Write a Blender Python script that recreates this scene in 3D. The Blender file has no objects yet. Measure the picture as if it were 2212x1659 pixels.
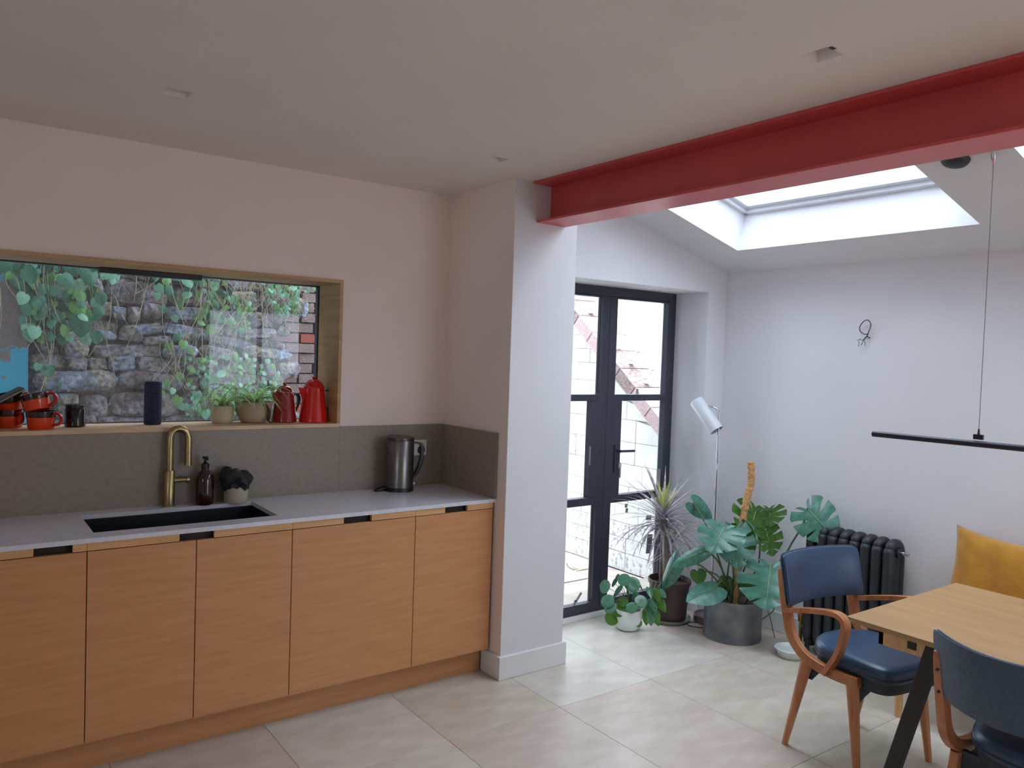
import bpy, bmesh, math, random
from mathutils import Vector, Matrix, Euler
random.seed(11)
SC = bpy.context.scene
C = bpy.context.collection
R = math.radians
PI = math.pi

# ------------------------------------------------------------------ camera
cd = bpy.data.cameras.new('camera'); cam = bpy.data.objects.new('camera', cd); C.objects.link(cam)
cd.sensor_fit = 'HORIZONTAL'; cd.sensor_width = 36.0
cd.lens = 1683.9 / 2212.0 * 36.0
cd.clip_start = 0.05; cd.clip_end = 200
_y, _p, _r = R(36.168), R(-1.995), R(1.932)
_f = Vector((math.sin(_y)*math.cos(_p), math.cos(_y)*math.cos(_p), math.sin(_p)))
_r0 = Vector((math.cos(_y), -math.sin(_y), 0)); _u0 = _r0.cross(_f)
_rt = _r0*math.cos(_r) + _u0*math.sin(_r); _up = -_r0*math.sin(_r) + _u0*math.cos(_r)
cam.matrix_world = Matrix(((_rt.x,_up.x,-_f.x,-2.3173),(_rt.y,_up.y,-_f.y,-3.1909),(_rt.z,_up.z,-_f.z,1.6555),(0,0,0,1)))
SC.camera = cam

# ------------------------------------------------------------------ world: overcast sky, exposure
w = bpy.data.worlds.new('overcast_sky'); SC.world = w; w.use_nodes = True
nt = w.node_tree; bg = nt.nodes['Background']
SKY = 1.9
bg.inputs['Color'].default_value = (0.74, 0.80, 1.0, 1); bg.inputs['Strength'].default_value = SKY
SC.view_settings.view_transform = 'Standard'; SC.view_settings.look = 'None'
SC.view_settings.gamma = 1.0; SC.view_settings.use_curve_mapping = False
SC.view_settings.exposure = 1.8
SC.cycles.max_bounces = 12; SC.cycles.diffuse_bounces = 7; SC.cycles.glossy_bounces = 4
SC.cycles.transparent_max_bounces = 16; SC.cycles.transmission_bounces = 6
SC.cycles.sample_clamp_indirect = 6.0
SC.cycles.caustics_reflective = False; SC.cycles.caustics_refractive = False

def sun():
    l = bpy.data.lights.new('overcast_sun', 'SUN'); l.energy = 2.2; l.angle = R(110); l.color = (0.86, 0.90, 1.0)
    o = bpy.data.objects.new('overcast_sun', l); C.objects.link(o)
    o.rotation_euler = Euler((R(-8), R(6), 0))
    return o
sun()
def portal(name, loc, rot, sx, sy):
    l = bpy.data.lights.new(name, 'AREA'); l.shape = 'RECTANGLE'; l.size = sx; l.size_y = sy
    l.cycles.is_portal = True
    o = bpy.data.objects.new(name, l); C.objects.link(o); o.location = loc; o.rotation_euler = rot
SLOPE = math.atan(0.2658); YEND0 = -5.3
for yc in (-0.82, -2.57):
    portal('skylight_portal', (1.15, yc, 2.745), (0, SLOPE, 0), 1.1, 1.42)
portal('door_portal', (1.11, 0.62, 1.08), (R(-90), 0, 0), 1.3, 2.1)
portal('garden_portal', (1.10, YEND0-.35, 1.1), (R(90), 0, 0), 1.4, 2.16)
portal('back_portal', (-4.62, -3.05, 1.55), (0, R(-90), 0), 1.2, 1.1)
portal('window_portal', (-1.7, 0.96, 1.66), (R(-90), 0, 0), 2.3, 0.8)

# ------------------------------------------------------------------ materials
def srgb(r, g, b):
    f = lambda c: (c/255/12.92) if c/255 <= 0.04045 else ((c/255+0.055)/1.055)**2.4
    return (f(r), f(g), f(b), 1)
def mat(name, col, rough=0.6, metal=0.0, var=0.06, scale=6.0, bump=0.0, bscale=40.0, stretch=None, col2=None, spec=0.5, coat=0.0, detail=3.0, contrast=(0.35, 0.65), transl=0.0, sheen=0.0):
    m = bpy.data.materials.new(name); m.use_nodes = True
    n = m.node_tree.nodes; L = m.node_tree.links
    b = n['Principled BSDF']
    b.inputs['Roughness'].default_value = rough; b.inputs['Metallic'].default_value = metal
    b.inputs['Specular IOR Level'].default_value = spec
    if coat: b.inputs['Coat Weight'].default_value = coat; b.inputs['Coat Roughness'].default_value = 0.08
    if sheen: b.inputs['Sheen Weight'].default_value = sheen
    tc = n.new('ShaderNodeTexCoord'); mp = n.new('ShaderNodeMapping'); L.new(tc.outputs['Object'], mp.inputs['Vector'])
    if stretch: mp.inputs['Scale'].default_value = stretch
    no = n.new('ShaderNodeTexNoise'); no.inputs['Scale'].default_value = scale; no.inputs['Detail'].default_value = detail
    L.new(mp.outputs['Vector'], no.inputs['Vector'])
    cr = n.new('ShaderNodeValToRGB'); L.new(no.outputs['Fac'], cr.inputs['Fac'])
    c1 = col; c2 = col2 or tuple(min(1, c*(1+var*2)) for c in col[:3]) + (1,)
    c0 = col if col2 else tuple(c*(1-var*2) for c in col[:3]) + (1,)
    cr.color_ramp.elements[0].position = contrast[0]; cr.color_ramp.elements[1].position = contrast[1]
    cr.color_ramp.elements[0].color = c0; cr.color_ramp.elements[1].color = c2
    L.new(cr.outputs['Color'], b.inputs['Base Color'])
    if bump:
        n2 = n.new('ShaderNodeTexNoise'); n2.inputs['Scale'].default_value = bscale; n2.inputs['Detail'].default_value = 4
        L.new(mp.outputs['Vector'], n2.inputs['Vector'])
        bp = n.new('ShaderNodeBump'); bp.inputs['Strength'].default_value = bump; bp.inputs['Distance'].default_value = 0.01
        L.new(n2.outputs['Fac'], bp.inputs['Height']); L.new(bp.outputs['Normal'], b.inputs['Normal'])
    if transl:
        t = n.new('ShaderNodeBsdfTranslucent'); L.new(cr.outputs['Color'], t.inputs['Color'])
        mx = n.new('ShaderNodeMixShader'); mx.inputs['Fac'].default_value = transl
        L.new(b.outputs[0], mx.inputs[1]); L.new(t.outputs[0], mx.inputs[2])
        L.new(mx.outputs[0], n['Material Output'].inputs['Surface'])
    return m
def glass_mat(name, tint=(0.93, 0.97, 0.95, 1), base=0.05, haze=0.0):
    # thin architectural pane: clear, with a Fresnel reflection and a painted-in pale haze
    m = bpy.data.materials.new(name); m.use_nodes = True
    n = m.node_tree.nodes; L = m.node_tree.links; n.remove(n['Principled BSDF'])
    t = n.new('ShaderNodeBsdfTransparent'); t.inputs['Color'].default_value = tint
    g = n.new('ShaderNodeBsdfGlossy'); g.inputs['Roughness'].default_value = 0.02
    fr = n.new('ShaderNodeFresnel'); fr.inputs['IOR'].default_value = 1.5
    ge = n.new('ShaderNodeNewGeometry'); iv = n.new('ShaderNodeMath'); iv.operation = 'SUBTRACT'; iv.inputs[0].default_value = 1.0; L.new(ge.outputs['Backfacing'], iv.inputs[1])
    mu = n.new('ShaderNodeMath'); mu.operation = 'MULTIPLY'; L.new(fr.outputs[0], mu.inputs[0]); L.new(iv.outputs[0], mu.inputs[1])
    mx = n.new('ShaderNodeMixShader'); L.new(mu.outputs[0], mx.inputs[0]); L.new(t.outputs[0], mx.inputs[1]); L.new(g.outputs[0], mx.inputs[2])
    d = n.new('ShaderNodeBsdfDiffuse'); d.inputs['Color'].default_value = (0.8, 0.82, 0.85, 1)
    mh = n.new('ShaderNodeMixShader'); mh.inputs[0].default_value = haze
    L.new(mx.outputs[0], mh.inputs[1]); L.new(d.outputs[0], mh.inputs[2])
    L.new(mh.outputs[0], n['Material Output'].inputs['Surface'])
    return m
M = {}
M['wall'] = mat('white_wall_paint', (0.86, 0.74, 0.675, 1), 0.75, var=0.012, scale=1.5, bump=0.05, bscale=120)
M['wallw'] = mat('white_extension_paint', (0.70, 0.70, 0.725, 1), 0.7, var=0.01, scale=1.5, bump=0.05, bscale=120)
M['ceil'] = mat('ceiling_paint', (0.79, 0.71, 0.655, 1), 0.8, var=0.015, scale=1.2)
M['skirt'] = mat('skirting_gloss_paint', (0.74, 0.74, 0.74, 1), 0.4, var=0.01)
M['red'] = mat('red_steel_paint', srgb(205, 82, 82), 0.36, var=0.03, scale=3, bump=0.04, bscale=60)
M['grout'] = mat('floor_grout', srgb(168, 158, 146), 0.9, var=0.05)
TILES = [mat('limestone_tile_%s' % nm, srgb(*c), 0.32, col2=srgb(*c2), scale=5.5, stretch=(1, 2.2, 1), detail=12, bump=0.03, bscale=30, contrast=(0.28, 0.68)) for nm, c, c2 in
         (('cream', (184, 172, 154), (206, 197, 183)), ('rose', (186, 170, 157), (205, 192, 180)), ('pale', (192, 184, 172), (211, 205, 194)))]
M['oak'] = mat('cabinet_oak_veneer', srgb(192, 134, 87), 0.42, col2=srgb(203, 146, 98), scale=3.0, stretch=(1.2, 1, 16), detail=5, bump=0.03, bscale=12)
M['oakl'] = mat('pale_oak_edge', srgb(203, 151, 100), 0.45, col2=srgb(218, 170, 118), scale=3.0, stretch=(1.2, 1, 20), detail=5)
M['ply'] = mat('window_lining_ply', srgb(176, 140, 98), 0.5, col2=srgb(196, 160, 116), scale=4, stretch=(1, 1, 9), detail=4)
M['sill'] = mat('sill_oak', srgb(205, 172, 136), 0.45, col2=srgb(222, 190, 156), scale=4, stretch=(1.5, 12, 1), detail=4)
M['dark'] = mat('dark_recess', (0.035, 0.028, 0.022, 1), 0.7, var=0.1)
M['counter'] = mat('grey_composite_worktop', srgb(210, 210, 220), 0.18, col2=srgb(218, 218, 228), scale=60, detail=2)
M['splash'] = mat('taupe_composite_splashback', srgb(140, 129, 115), 0.38, col2=srgb(150, 138, 124), scale=50, detail=2)
M['sink'] = mat('black_composite_sink', srgb(34, 37, 44), 0.35, var=0.1, scale=80)
M['brass'] = mat('brushed_brass', srgb(178, 160, 118), 0.3, metal=1.0, var=0.04, scale=8)
M['brassd'] = mat('aged_brass', srgb(150, 116, 62), 0.38, metal=1.0, var=0.08, scale=20)
M['amber'] = mat('brown_bottle_glass', srgb(46, 22, 14), 0.08, var=0.05, coat=0.5)
M['black'] = mat('black_plastic', srgb(26, 26, 28), 0.4, var=0.05)
M['blackm'] = mat('matt_black', srgb(24, 26, 32), 0.7, var=0.1)
M['bag'] = mat('dark_bag_plastic', srgb(38, 42, 44), 0.45, var=0.15, scale=30, bump=0.4, bscale=50)
M['cream'] = mat('cream_ceramic', srgb(196, 190, 168), 0.4, var=0.03)
M['steel'] = mat('brushed_steel', srgb(126, 122, 120), 0.3, metal=1.0, var=0.05, scale=10, stretch=(1, 1, 30))
M['steeld'] = mat('dark_steel_lid', srgb(90, 86, 80), 0.35, metal=0.8, var=0.05)
M['chrome'] = mat('chrome', srgb(200, 200, 204), 0.15, metal=1.0, var=0.02)
M['white'] = mat('white_plastic', srgb(225, 222, 216), 0.4, var=0.01)
M['wceram'] = mat('white_ceramic', srgb(222, 228, 224), 0.28, var=0.02)
M['navy'] = mat('navy_fabric', srgb(34, 44, 66), 0.85, var=0.2, scale=200, bump=0.2, bscale=300)
M['jar'] = mat('dark_brown_glass', srgb(34, 24, 24), 0.15, var=0.1)
M['orange'] = mat('orange_glaze', srgb(206, 48, 16), 0.2, col2=srgb(226, 68, 20), scale=10, coat=0.4)
M['brownglaze'] = mat('dark_brown_glaze', srgb(52, 30, 22), 0.2, var=0.1, coat=0.4)
M['mhandle'] = mat('red_glaze', srgb(190, 26, 34), 0.2, var=0.05, coat=0.4)
M['beige'] = mat('beige_pot', srgb(196, 184, 156), 0.6, var=0.04)
M['taupepot'] = mat('stoneware_bowl', srgb(174, 154, 134), 0.6, col2=srgb(196, 176, 156), scale=8)
M['enamel_d'] = mat('dark_red_enamel', srgb(150, 22, 26), 0.14, var=0.04, coat=0.6)
M['enamel_r'] = mat('bright_red_enamel', srgb(214, 16, 14), 0.14, var=0.04, coat=0.6)
M['soil'] = mat('potting_soil', srgb(66, 50, 38), 0.95, col2=srgb(92, 72, 56), scale=60, bump=0.6, bscale=80)
M['spider'] = mat('spider_plant_leaf', srgb(140, 188, 104), 0.45, col2=srgb(196, 224, 160), scale=20, transl=0.35)
M['frame'] = mat('black_door_paint', srgb(54, 56, 68), 0.38, var=0.06, scale=4)
M['pane'] = glass_mat('clear_pane')
M['kpane'] = glass_mat('kitchen_pane', tint=(0.90, 0.95, 0.95, 1), haze=0.07)
M['skyframe'] = mat('white_skylight_frame', srgb(214, 218, 222), 0.4, var=0.01)
M['rad'] = mat('black_radiator_paint', srgb(36, 40, 46), 0.5, var=0.08, scale=10)
M['vinyl'] = mat('blue_vinyl', srgb(40, 63, 90), 0.34, col2=srgb(46, 71, 100), scale=5, bump=0.05, bscale=150)
M['vinyld'] = mat('dark_slate_fabric', srgb(44, 50, 56), 0.7, col2=srgb(54, 60, 66), scale=60, bump=0.1, bscale=300)
M['backf'] = mat('slate_blue_fabric', srgb(58, 74, 92), 0.55, col2=srgb(68, 84, 102), scale=80, bump=0.1, bscale=300)
M['teak'] = mat('chair_wood', srgb(164, 98, 58), 0.35, col2=srgb(192, 128, 82), scale=4, stretch=(6, 6, 1), detail=4, coat=0.2)
M['table'] = mat('table_ply_top', srgb(158, 120, 74), 0.45, col2=srgb(170, 133, 86), scale=3, stretch=(8, 1, 1), detail=4)
M['birch'] = mat('birch_leg', srgb(206, 160, 110), 0.45, col2=srgb(220, 178, 130), scale=4, stretch=(8, 8, 1))
M['legblk'] = mat('black_table_leg', srgb(40, 36, 34), 0.5, var=0.08)
M['mustard'] = mat('mustard_linen', srgb(168, 113, 18), 0.85, col2=srgb(182, 127, 26), scale=14, bump=0.25, bscale=90, sheen=0.3)
M['zinc'] = mat('zinc_planter', srgb(98, 106, 116), 0.5, metal=0.15, col2=srgb(136, 138, 138), scale=7, detail=8, contrast=(0.38, 0.62))
M['brownpot'] = mat('brown_plastic_pot', srgb(84, 66, 62), 0.5, var=0.06)
M['saucer'] = mat('grey_saucer', srgb(140, 142, 134), 0.45, var=0.05)
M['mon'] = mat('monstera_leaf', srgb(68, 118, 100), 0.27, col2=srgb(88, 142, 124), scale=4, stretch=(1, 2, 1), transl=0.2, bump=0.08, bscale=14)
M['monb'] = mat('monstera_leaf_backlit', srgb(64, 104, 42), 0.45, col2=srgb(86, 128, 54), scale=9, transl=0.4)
M['monrib'] = mat('leaf_midrib', srgb(128, 158, 112), 0.5, var=0.05)
M['stem'] = mat('green_stem', srgb(84, 104, 66), 0.5, var=0.1)
M['moss'] = mat('coir_pole', srgb(186, 138, 92), 0.95, col2=srgb(214, 168, 118), scale=60, bump=1.0, bscale=90)
M['drac'] = mat('dracaena_leaf', srgb(128, 120, 126), 0.42, col2=srgb(182, 176, 184), scale=6, stretch=(1, 4, 1), transl=0.2)
M['dracg'] = mat('dracaena_young_leaf', srgb(158, 172, 84), 0.42, col2=srgb(196, 200, 124), scale=6, transl=0.3)
M['trunk'] = mat('dracaena_trunk', srgb(122, 108, 98), 0.8, col2=srgb(150, 136, 126), scale=5, stretch=(1, 1, 14), bump=0.5, bscale=8)
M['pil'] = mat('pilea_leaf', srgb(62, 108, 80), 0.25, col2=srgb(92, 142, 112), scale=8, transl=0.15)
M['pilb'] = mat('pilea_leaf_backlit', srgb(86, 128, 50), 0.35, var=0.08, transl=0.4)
M['lamp'] = mat('white_lamp_metal', srgb(206, 210, 216), 0.42, metal=0.0, var=0.01)
M['lampbase'] = mat('lamp_base_metal', srgb(132, 118, 122), 0.4, metal=0.5, var=0.05)
M['cable'] = mat('dark_cable', srgb(60, 58, 62), 0.6, var=0.05)
M['lampblk'] = mat('black_lamp_tube', srgb(30, 34, 48), 0.42, var=0.05)
M['bench'] = mat('bench_wood', srgb(200, 156, 108), 0.5, col2=srgb(214, 172, 126), scale=4, stretch=(1, 8, 1))
# outside
STONE = [mat('rubble_stone_%s' % nm, srgb(*a), 0.9, col2=srgb(*b), scale=9, detail=9, bump=1.0, bscale=22, contrast=(0.3, 0.7)) for nm, a, b in
         (('slate', (66, 70, 80), (126, 132, 144)), ('brown', (82, 74, 66), (140, 130, 118)), ('grey', (94, 102, 110), (164, 172, 184)), ('ochre', (104, 92, 72), (156, 142, 118)))]
def rubble(name, off, dark=1.4, rough_bump=1.0):
    m = bpy.data.materials.new(name); m.use_nodes = True; n = m.node_tree.nodes; L = m.node_tree.links; b = n['Principled BSDF']; b.inputs['Roughness'].default_value = .95
    g = n.new('ShaderNodeNewGeometry'); mp = n.new('ShaderNodeMapping'); mp.inputs['Location'].default_value = off; L.new(g.outputs['Position'], mp.inputs['Vector'])
    def noise(sc, det, st=None):
        t = n.new('ShaderNodeTexNoise'); t.inputs['Scale'].default_value = sc; t.inputs['Detail'].default_value = det; t.inputs['Roughness'].default_value = .65; L.new(mp.outputs[0], t.inputs['Vector']); return t
    a = noise(2.6, 6); cr = n.new('ShaderNodeValToRGB'); L.new(a.outputs['Fac'], cr.inputs['Fac']); e = cr.color_ramp.elements
    e[0].position = .30; e[0].color = srgb(52, 48, 48); e[1].position = .72; e[1].color = srgb(150, 152, 162)
    for p, c in ((.40, (92, 82, 78)), (.47, (118, 114, 118)), (.53, (112, 104, 84)), (.60, (96, 102, 112))):
        q = e.new(p); q.color = srgb(*c)
    f_ = noise(34, 8); c2 = n.new('ShaderNodeValToRGB'); L.new(f_.outputs['Fac'], c2.inputs['Fac']); c2.color_ramp.elements[0].position = .36; c2.color_ramp.elements[1].position = .66
    c2.color_ramp.elements[0].color = (.50*dark, .51*dark, .54*dark, 1); c2.color_ramp.elements[1].color = (2.2*dark, 2.25*dark, 2.35*dark, 1)
    mx = n.new('ShaderNodeMix'); mx.data_type = 'RGBA'; mx.blend_type = 'MULTIPLY'; mx.inputs[0].default_value = 1.0
    L.new(cr.outputs[0], mx.inputs[6]); L.new(c2.outputs[0], mx.inputs[7]); L.new(mx.outputs[2], b.inputs['Base Color'])
    bp = n.new('ShaderNodeBump'); bp.inputs['Strength'].default_value = rough_bump; bp.inputs['Distance'].default_value = .03; L.new(f_.outputs['Fac'], bp.inputs['Height']); L.new(bp.outputs[0], b.inputs['Normal'])
    return m
STONE = [rubble('rubble_stone_%s' % nm, o_) for nm, o_ in (('slate', (0,0,0)), ('brown', (3,1,2)), ('grey', (7,4,1)), ('ochre', (1,8,5)))]
M['mortar'] = rubble('dark_mortar', (2,3,4), .85)
M['brickr'] = mat('red_brick', srgb(150, 70, 54), 0.9, col2=srgb(186, 108, 90), scale=14, detail=6, bump=0.6, bscale=40)
M['brickp'] = mat('weathered_brick', srgb(122, 96, 88), 0.9, col2=srgb(168, 148, 144), scale=10, detail=7, bump=0.8, bscale=30)
M['teal'] = mat('peeling_teal_paint', srgb(112, 102, 98), 0.8, col2=srgb(44, 146, 170), scale=9, detail=12, bump=0.7, bscale=40, contrast=(0.50, 0.515))
def flake_more_above(m, z0, k):
    n = m.node_tree.nodes; L = m.node_tree.links; no = [q for q in n if q.type == 'TEX_NOISE' and any(l.to_node.type == 'VALTORGB' for l in q.outputs['Fac'].links)][0]
    cr = [q for q in n if q.type == 'VALTORGB'][0]; g = n.new('ShaderNodeNewGeometry'); sp_ = n.new('ShaderNodeSeparateXYZ'); L.new(g.outputs['Position'], sp_.inputs[0])
    a = n.new('ShaderNodeMath'); a.operation = 'MULTIPLY_ADD'; a.inputs[1].default_value = -k; a.inputs[2].default_value = k*z0; L.new(sp_.outputs['Z'], a.inputs[0])
    cl = n.new('ShaderNodeClamp'); cl.inputs['Min'].default_value = -.11; cl.inputs['Max'].default_value = .16; L.new(a.outputs[0], cl.inputs['Value'])
    b = n.new('ShaderNodeMath'); b.operation = 'ADD'; L.new(no.outputs['Fac'], b.inputs[0]); L.new(cl.outputs[0], b.inputs[1]); L.new(b.outputs[0], cr.inputs['Fac'])
flake_more_above(M['teal'], 1.58, .9)
M['ivy'] = mat('climber_leaf', srgb(34, 92, 66), 0.4, col2=srgb(62, 128, 98), scale=12, transl=0.2, bump=0.3, bscale=40)
M['ivyl'] = mat('climber_leaf_light', srgb(84, 136, 66), 0.45, col2=srgb(126, 174, 104), scale=12, transl=0.3)
M['ivyt'] = mat('climber_leaf_pale', srgb(104, 160, 128), 0.45, col2=srgb(142, 190, 160), scale=12, transl=0.3)
M['vine'] = mat('dry_vine_stem', srgb(150, 142, 116), 0.8, col2=srgb(182, 172, 142), scale=20)
M['paintb'] = mat('whitewashed_stone', srgb(206, 206, 198), 0.9, col2=srgb(220, 220, 214), scale=5, detail=7, bump=0.5, bscale=18, contrast=(0.3, 0.5))
M['peel'] = mat('whitewash_peeling', srgb(170, 164, 160), 0.9, col2=srgb(212, 210, 206), scale=26, detail=12, bump=0.8, bscale=25, contrast=(0.38, 0.46))
M['pinkb'] = mat('coping_brick', srgb(172, 142, 138), 0.9, col2=srgb(198, 174, 170), scale=12, detail=6, bump=0.5, bscale=30)
M['pave'] = mat('courtyard_paving', srgb(176, 158, 144), 0.9, col2=srgb(204, 192, 182), scale=7, detail=8, bump=0.4, bscale=30)
M['tape'] = mat('grey_tape', srgb(146, 148, 156), 0.5, var=0.06)

# ------------------------------------------------------------------ mesh helpers
class MB:
    def __init__(s): s.v = []; s.f = []
    def add(s, vs, fs):
        o = len(s.v); s.v += [tuple(p) for p in vs]; s.f += [tuple(i+o for i in q) for q in fs]; return s
    def box(s, x0, x1, y0, y1, z0, z1):
        return s.add([(x0,y0,z0),(x1,y0,z0),(x1,y1,z0),(x0,y1,z0),(x0,y0,z1),(x1,y0,z1),(x1,y1,z1),(x0,y1,z1)],
                     [(0,3,2,1),(4,5,6,7),(0,1,5,4),(1,2,6,5),(2,3,7,6),(3,0,4,7)])
    def hexa(s, p):   # eight corner points ordered like box
        return s.add(p, [(0,3,2,1),(4,5,6,7),(0,1,5,4),(1,2,6,5),(2,3,7,6),(3,0,4,7)])
    def tube(s, pts, rad, n=10, caps=True, flat=1.0):
        pts = [Vector(p) for p in pts]; rr = rad if isinstance(rad, (list, tuple)) else [rad]*len(pts)
        rings = []; ref = None
        for i, p in enumerate(pts):
            a = pts[max(0, i-1)]; b = pts[min(len(pts)-1, i+1)]; t = (b-a).normalized()
            if ref is None:
                ref = Vector((0,0,1)) if abs(t.z) < 0.9 else Vector((1,0,0))
            u = (ref - t*ref.dot(t)).normalized(); vv = t.cross(u); ref = u
            rings.append([p + (u*math.cos(2*PI*k/n) + vv*math.sin(2*PI*k/n)*flat)*rr[i] for k in range(n)])
        vs = [q for r in rings for q in r]; fs = []
        for i in range(len(pts)-1):
            for k in range(n):
                fs.append((i*n+k, i*n+(k+1) % n, (i+1)*n+(k+1) % n, (i+1)*n+k))
        if caps:
            fs.append(tuple(range(n-1, -1, -1))); fs.append(tuple(range((len(pts)-1)*n, len(pts)*n)))
        return s.add(vs, fs)
    def lathe(s, prof, n=32, c=(0,0,0), cap0=False, cap1=False):
        vs = []; fs = []
        for r, z in prof:
            for k in range(n):
                a = 2*PI*k/n; vs.append((c[0]+r*math.cos(a), c[1]+r*math.sin(a), c[2]+z))
        for i in range(len(prof)-1):
            for k in range(n):
                fs.append((i*n+k, i*n+(k+1) % n, (i+1)*n+(k+1) % n, (i+1)*n+k))
        if cap0: fs.append(tuple(range(n-1, -1, -1)))
        if cap1: fs.append(tuple(range((len(prof)-1)*n, len(prof)*n)))
        return s.add(vs, fs)
    def strip(s, path, wv, hv):
        # bar of rectangular section swept along path; wv(i), hv(i) give half-width and half-height vectors
        vs = []; fs = []
        for i, p in enumerate(path):
            p = Vector(p); a = Vector(wv(i)); b = Vector(hv(i))
            vs += [p-a-b, p+a-b, p+a+b, p-a+b]
        for i in range(len(path)-1):
            o = i*4
            for k in range(4): fs.append((o+k, o+(k+1) % 4, o+4+(k+1) % 4, o+4+k))
        fs.append((3,2,1,0)); o = (len(path)-1)*4; fs.append((o,o+1,o+2,o+3))
        return s.add(vs, fs)
    def xf(s, mtx):
        s.v = [tuple(mtx @ Vector(p)) for p in s.v]; return s
    def mesh(s, name, m, smooth=False):
        me = bpy.data.meshes.new(name); me.from_pydata(s.v, [], s.f); me.materials.append(m)
        bm = bmesh.new(); bm.from_mesh(me); bmesh.ops.recalc_face_normals(bm, faces=bm.faces); bm.to_mesh(me); bm.free()
        if smooth:
            me.polygons.foreach_set('use_smooth', [True]*len(me.polygons))
        me.update(); return me
    def build(s, name, m, parent=None, smooth=False, bevel=0.0, loc=None, autos=None, seg=2, subsurf=0):
        o = bpy.data.objects.new(name, s.mesh(name, m, smooth)); C.objects.link(o)
        if parent is not None: o.parent = parent
        if loc: o.location = loc
        if bevel:
            b = o.modifiers.new('bevel', 'BEVEL'); b.width = bevel; b.segments = seg; b.limit_method = 'ANGLE'; b.angle_limit = R(35)
        if subsurf:
            b = o.modifiers.new('sub', 'SUBSURF'); b.levels = subsurf; b.render_levels = subsurf
        if smooth and autos is not False:
            sharp(o.data, R(autos or 40))
        return o
def sharp(me, ang):
    bm = bmesh.new(); bm.from_mesh(me)
    for e in bm.edges:
        if len(e.link_faces) == 2 and e.calc_face_angle(0) > ang: e.smooth = False
    bm.to_mesh(me); bm.free()
def put(me, name, parent=None, loc=(0,0,0), rot=None, scale=None, mtx=None, m=None):
    o = bpy.data.objects.new(name, me); C.objects.link(o)
    if parent is not None: o.parent = parent
    if mtx is not None: o.matrix_local = mtx
    else:
        o.location = loc
        if rot: o.rotation_euler = rot
        if scale: o.scale = (scale,)*3 if isinstance(scale, (int, float)) else scale
    if m is not None:
        o.material_slots[0].link = 'OBJECT'; o.material_slots[0].material = m
    return o
def thing(name, label, cat, loc=(0,0,0), rotz=0, group=None):
    o = bpy.data.objects.new(name, None); C.objects.link(o); o.empty_display_size = 0.1
    o.location = loc; o.rotation_euler = (0, 0, rotz); o['label'] = label; o['category'] = cat
    if group: o['group'] = group
    return o
def tag(o, label, cat, group=None, kind=None):
    o['label'] = label; o['category'] = cat
    if group: o['group'] = group
    if kind: o['kind'] = kind
    return o
def struct(o, label=None):
    o['kind'] = 'structure'
    if label: o['label'] = label
    return o
def slab(us, vs, w0, w1, holes, fn):
    """plate over [us[0],us[-1]]x[vs..] with rectangular holes cut through; fn maps (u,v,w) to xyz"""
    U = sorted(set(us + [h[0] for h in holes] + [h[1] for h in holes])); V = sorted(set(vs + [h[2] for h in holes] + [h[3] for h in holes]))
    solid = {}
    for i in range(len(U)-1):
        for j in range(len(V)-1):
            cu, cv = (U[i]+U[i+1])/2, (V[j]+V[j+1])/2
            solid[i, j] = not any(h[0] < cu < h[1] and h[2] < cv < h[3] for h in holes)
    b = MB()
    for (i, j), ok in solid.items():
        if not ok: continue
        q = [(U[i],V[j]),(U[i+1],V[j]),(U[i+1],V[j+1]),(U[i],V[j+1])]
        b.add([fn(a, c, w0) for a, c in q] + [fn(a, c, w1) for a, c in q], [(0,3,2,1),(4,5,6,7)])
        for k, (di, dj) in enumerate(((0,-1),(1,0),(0,1),(-1,0))):
            if not solid.get((i+di, j+dj), False):
                a, c = q[k], q[(k+1) % 4]
                b.add([fn(*a, w0), fn(*c, w0), fn(*c, w1), fn(*a, w1)], [(0,1,2,3)])
    return b
def smoothpath(pts, n=6):
    pts = [Vector(p) for p in pts]; out = []
    for i in range(len(pts)-1):
        p0 = pts[max(0,i-1)]; p1 = pts[i]; p2 = pts[i+1]; p3 = pts[min(len(pts)-1,i+2)]
        for k in range(n):
            t = k/n
            out.append(0.5*((2*p1)+(p2-p0)*t+(2*p0-5*p1+4*p2-p3)*t*t+(3*p1-p0-3*p2+p3)*t**3))
    out.append(pts[-1]); return out

H = 2.553            # kitchen ceiling
XF = 1.912           # far wall
YD = 0.4763          # plane of the glazed doors
YW = 0.2014          # inner face of the door wall
YK = 0.632           # kitchen window wall
YEND = -5.3
XEND = -4.3
def zsl(x): return 2.2604 + 0.2658*(XF-x)

# ------------------------------------------------------------------ floor: stone tiles on a grout bed
fl = struct(MB().box(XEND-.3, XF+.3, YEND-.3, 0.96, -0.12, -0.004).build('floor', M['grout']))
xs = [0.06+0.6125*k for k in range(-8, 5)]; ys = [-0.41+0.94*k for k in range(-6, 2)]
for i in range(len(xs)-1):
    for j in range(len(ys)-1):
        x0, x1, y0, y1 = xs[i], xs[i+1], ys[j], ys[j+1]
        x0 = max(x0, XEND); x1 = min(x1, XF); y0 = max(y0, YEND); y1 = min(y1, YD+.03)
        if x1-x0 < .05 or y1-y0 < .05 : continue
        if x1 <= 0.07 and y0 > .2: continue
        g = 0.0009
        t = MB().box(-(x1-x0)/2+g, (x1-x0)/2-g, -(y1-y0)/2+g, (y1-y0)/2-g, -0.02, 0.0).build('stone_tile', TILES[random.choice((0,0,1,2,2))], fl, bevel=0.0008, seg=1, loc=((x0+x1)/2, (y0+y1)/2, 0))

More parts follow.
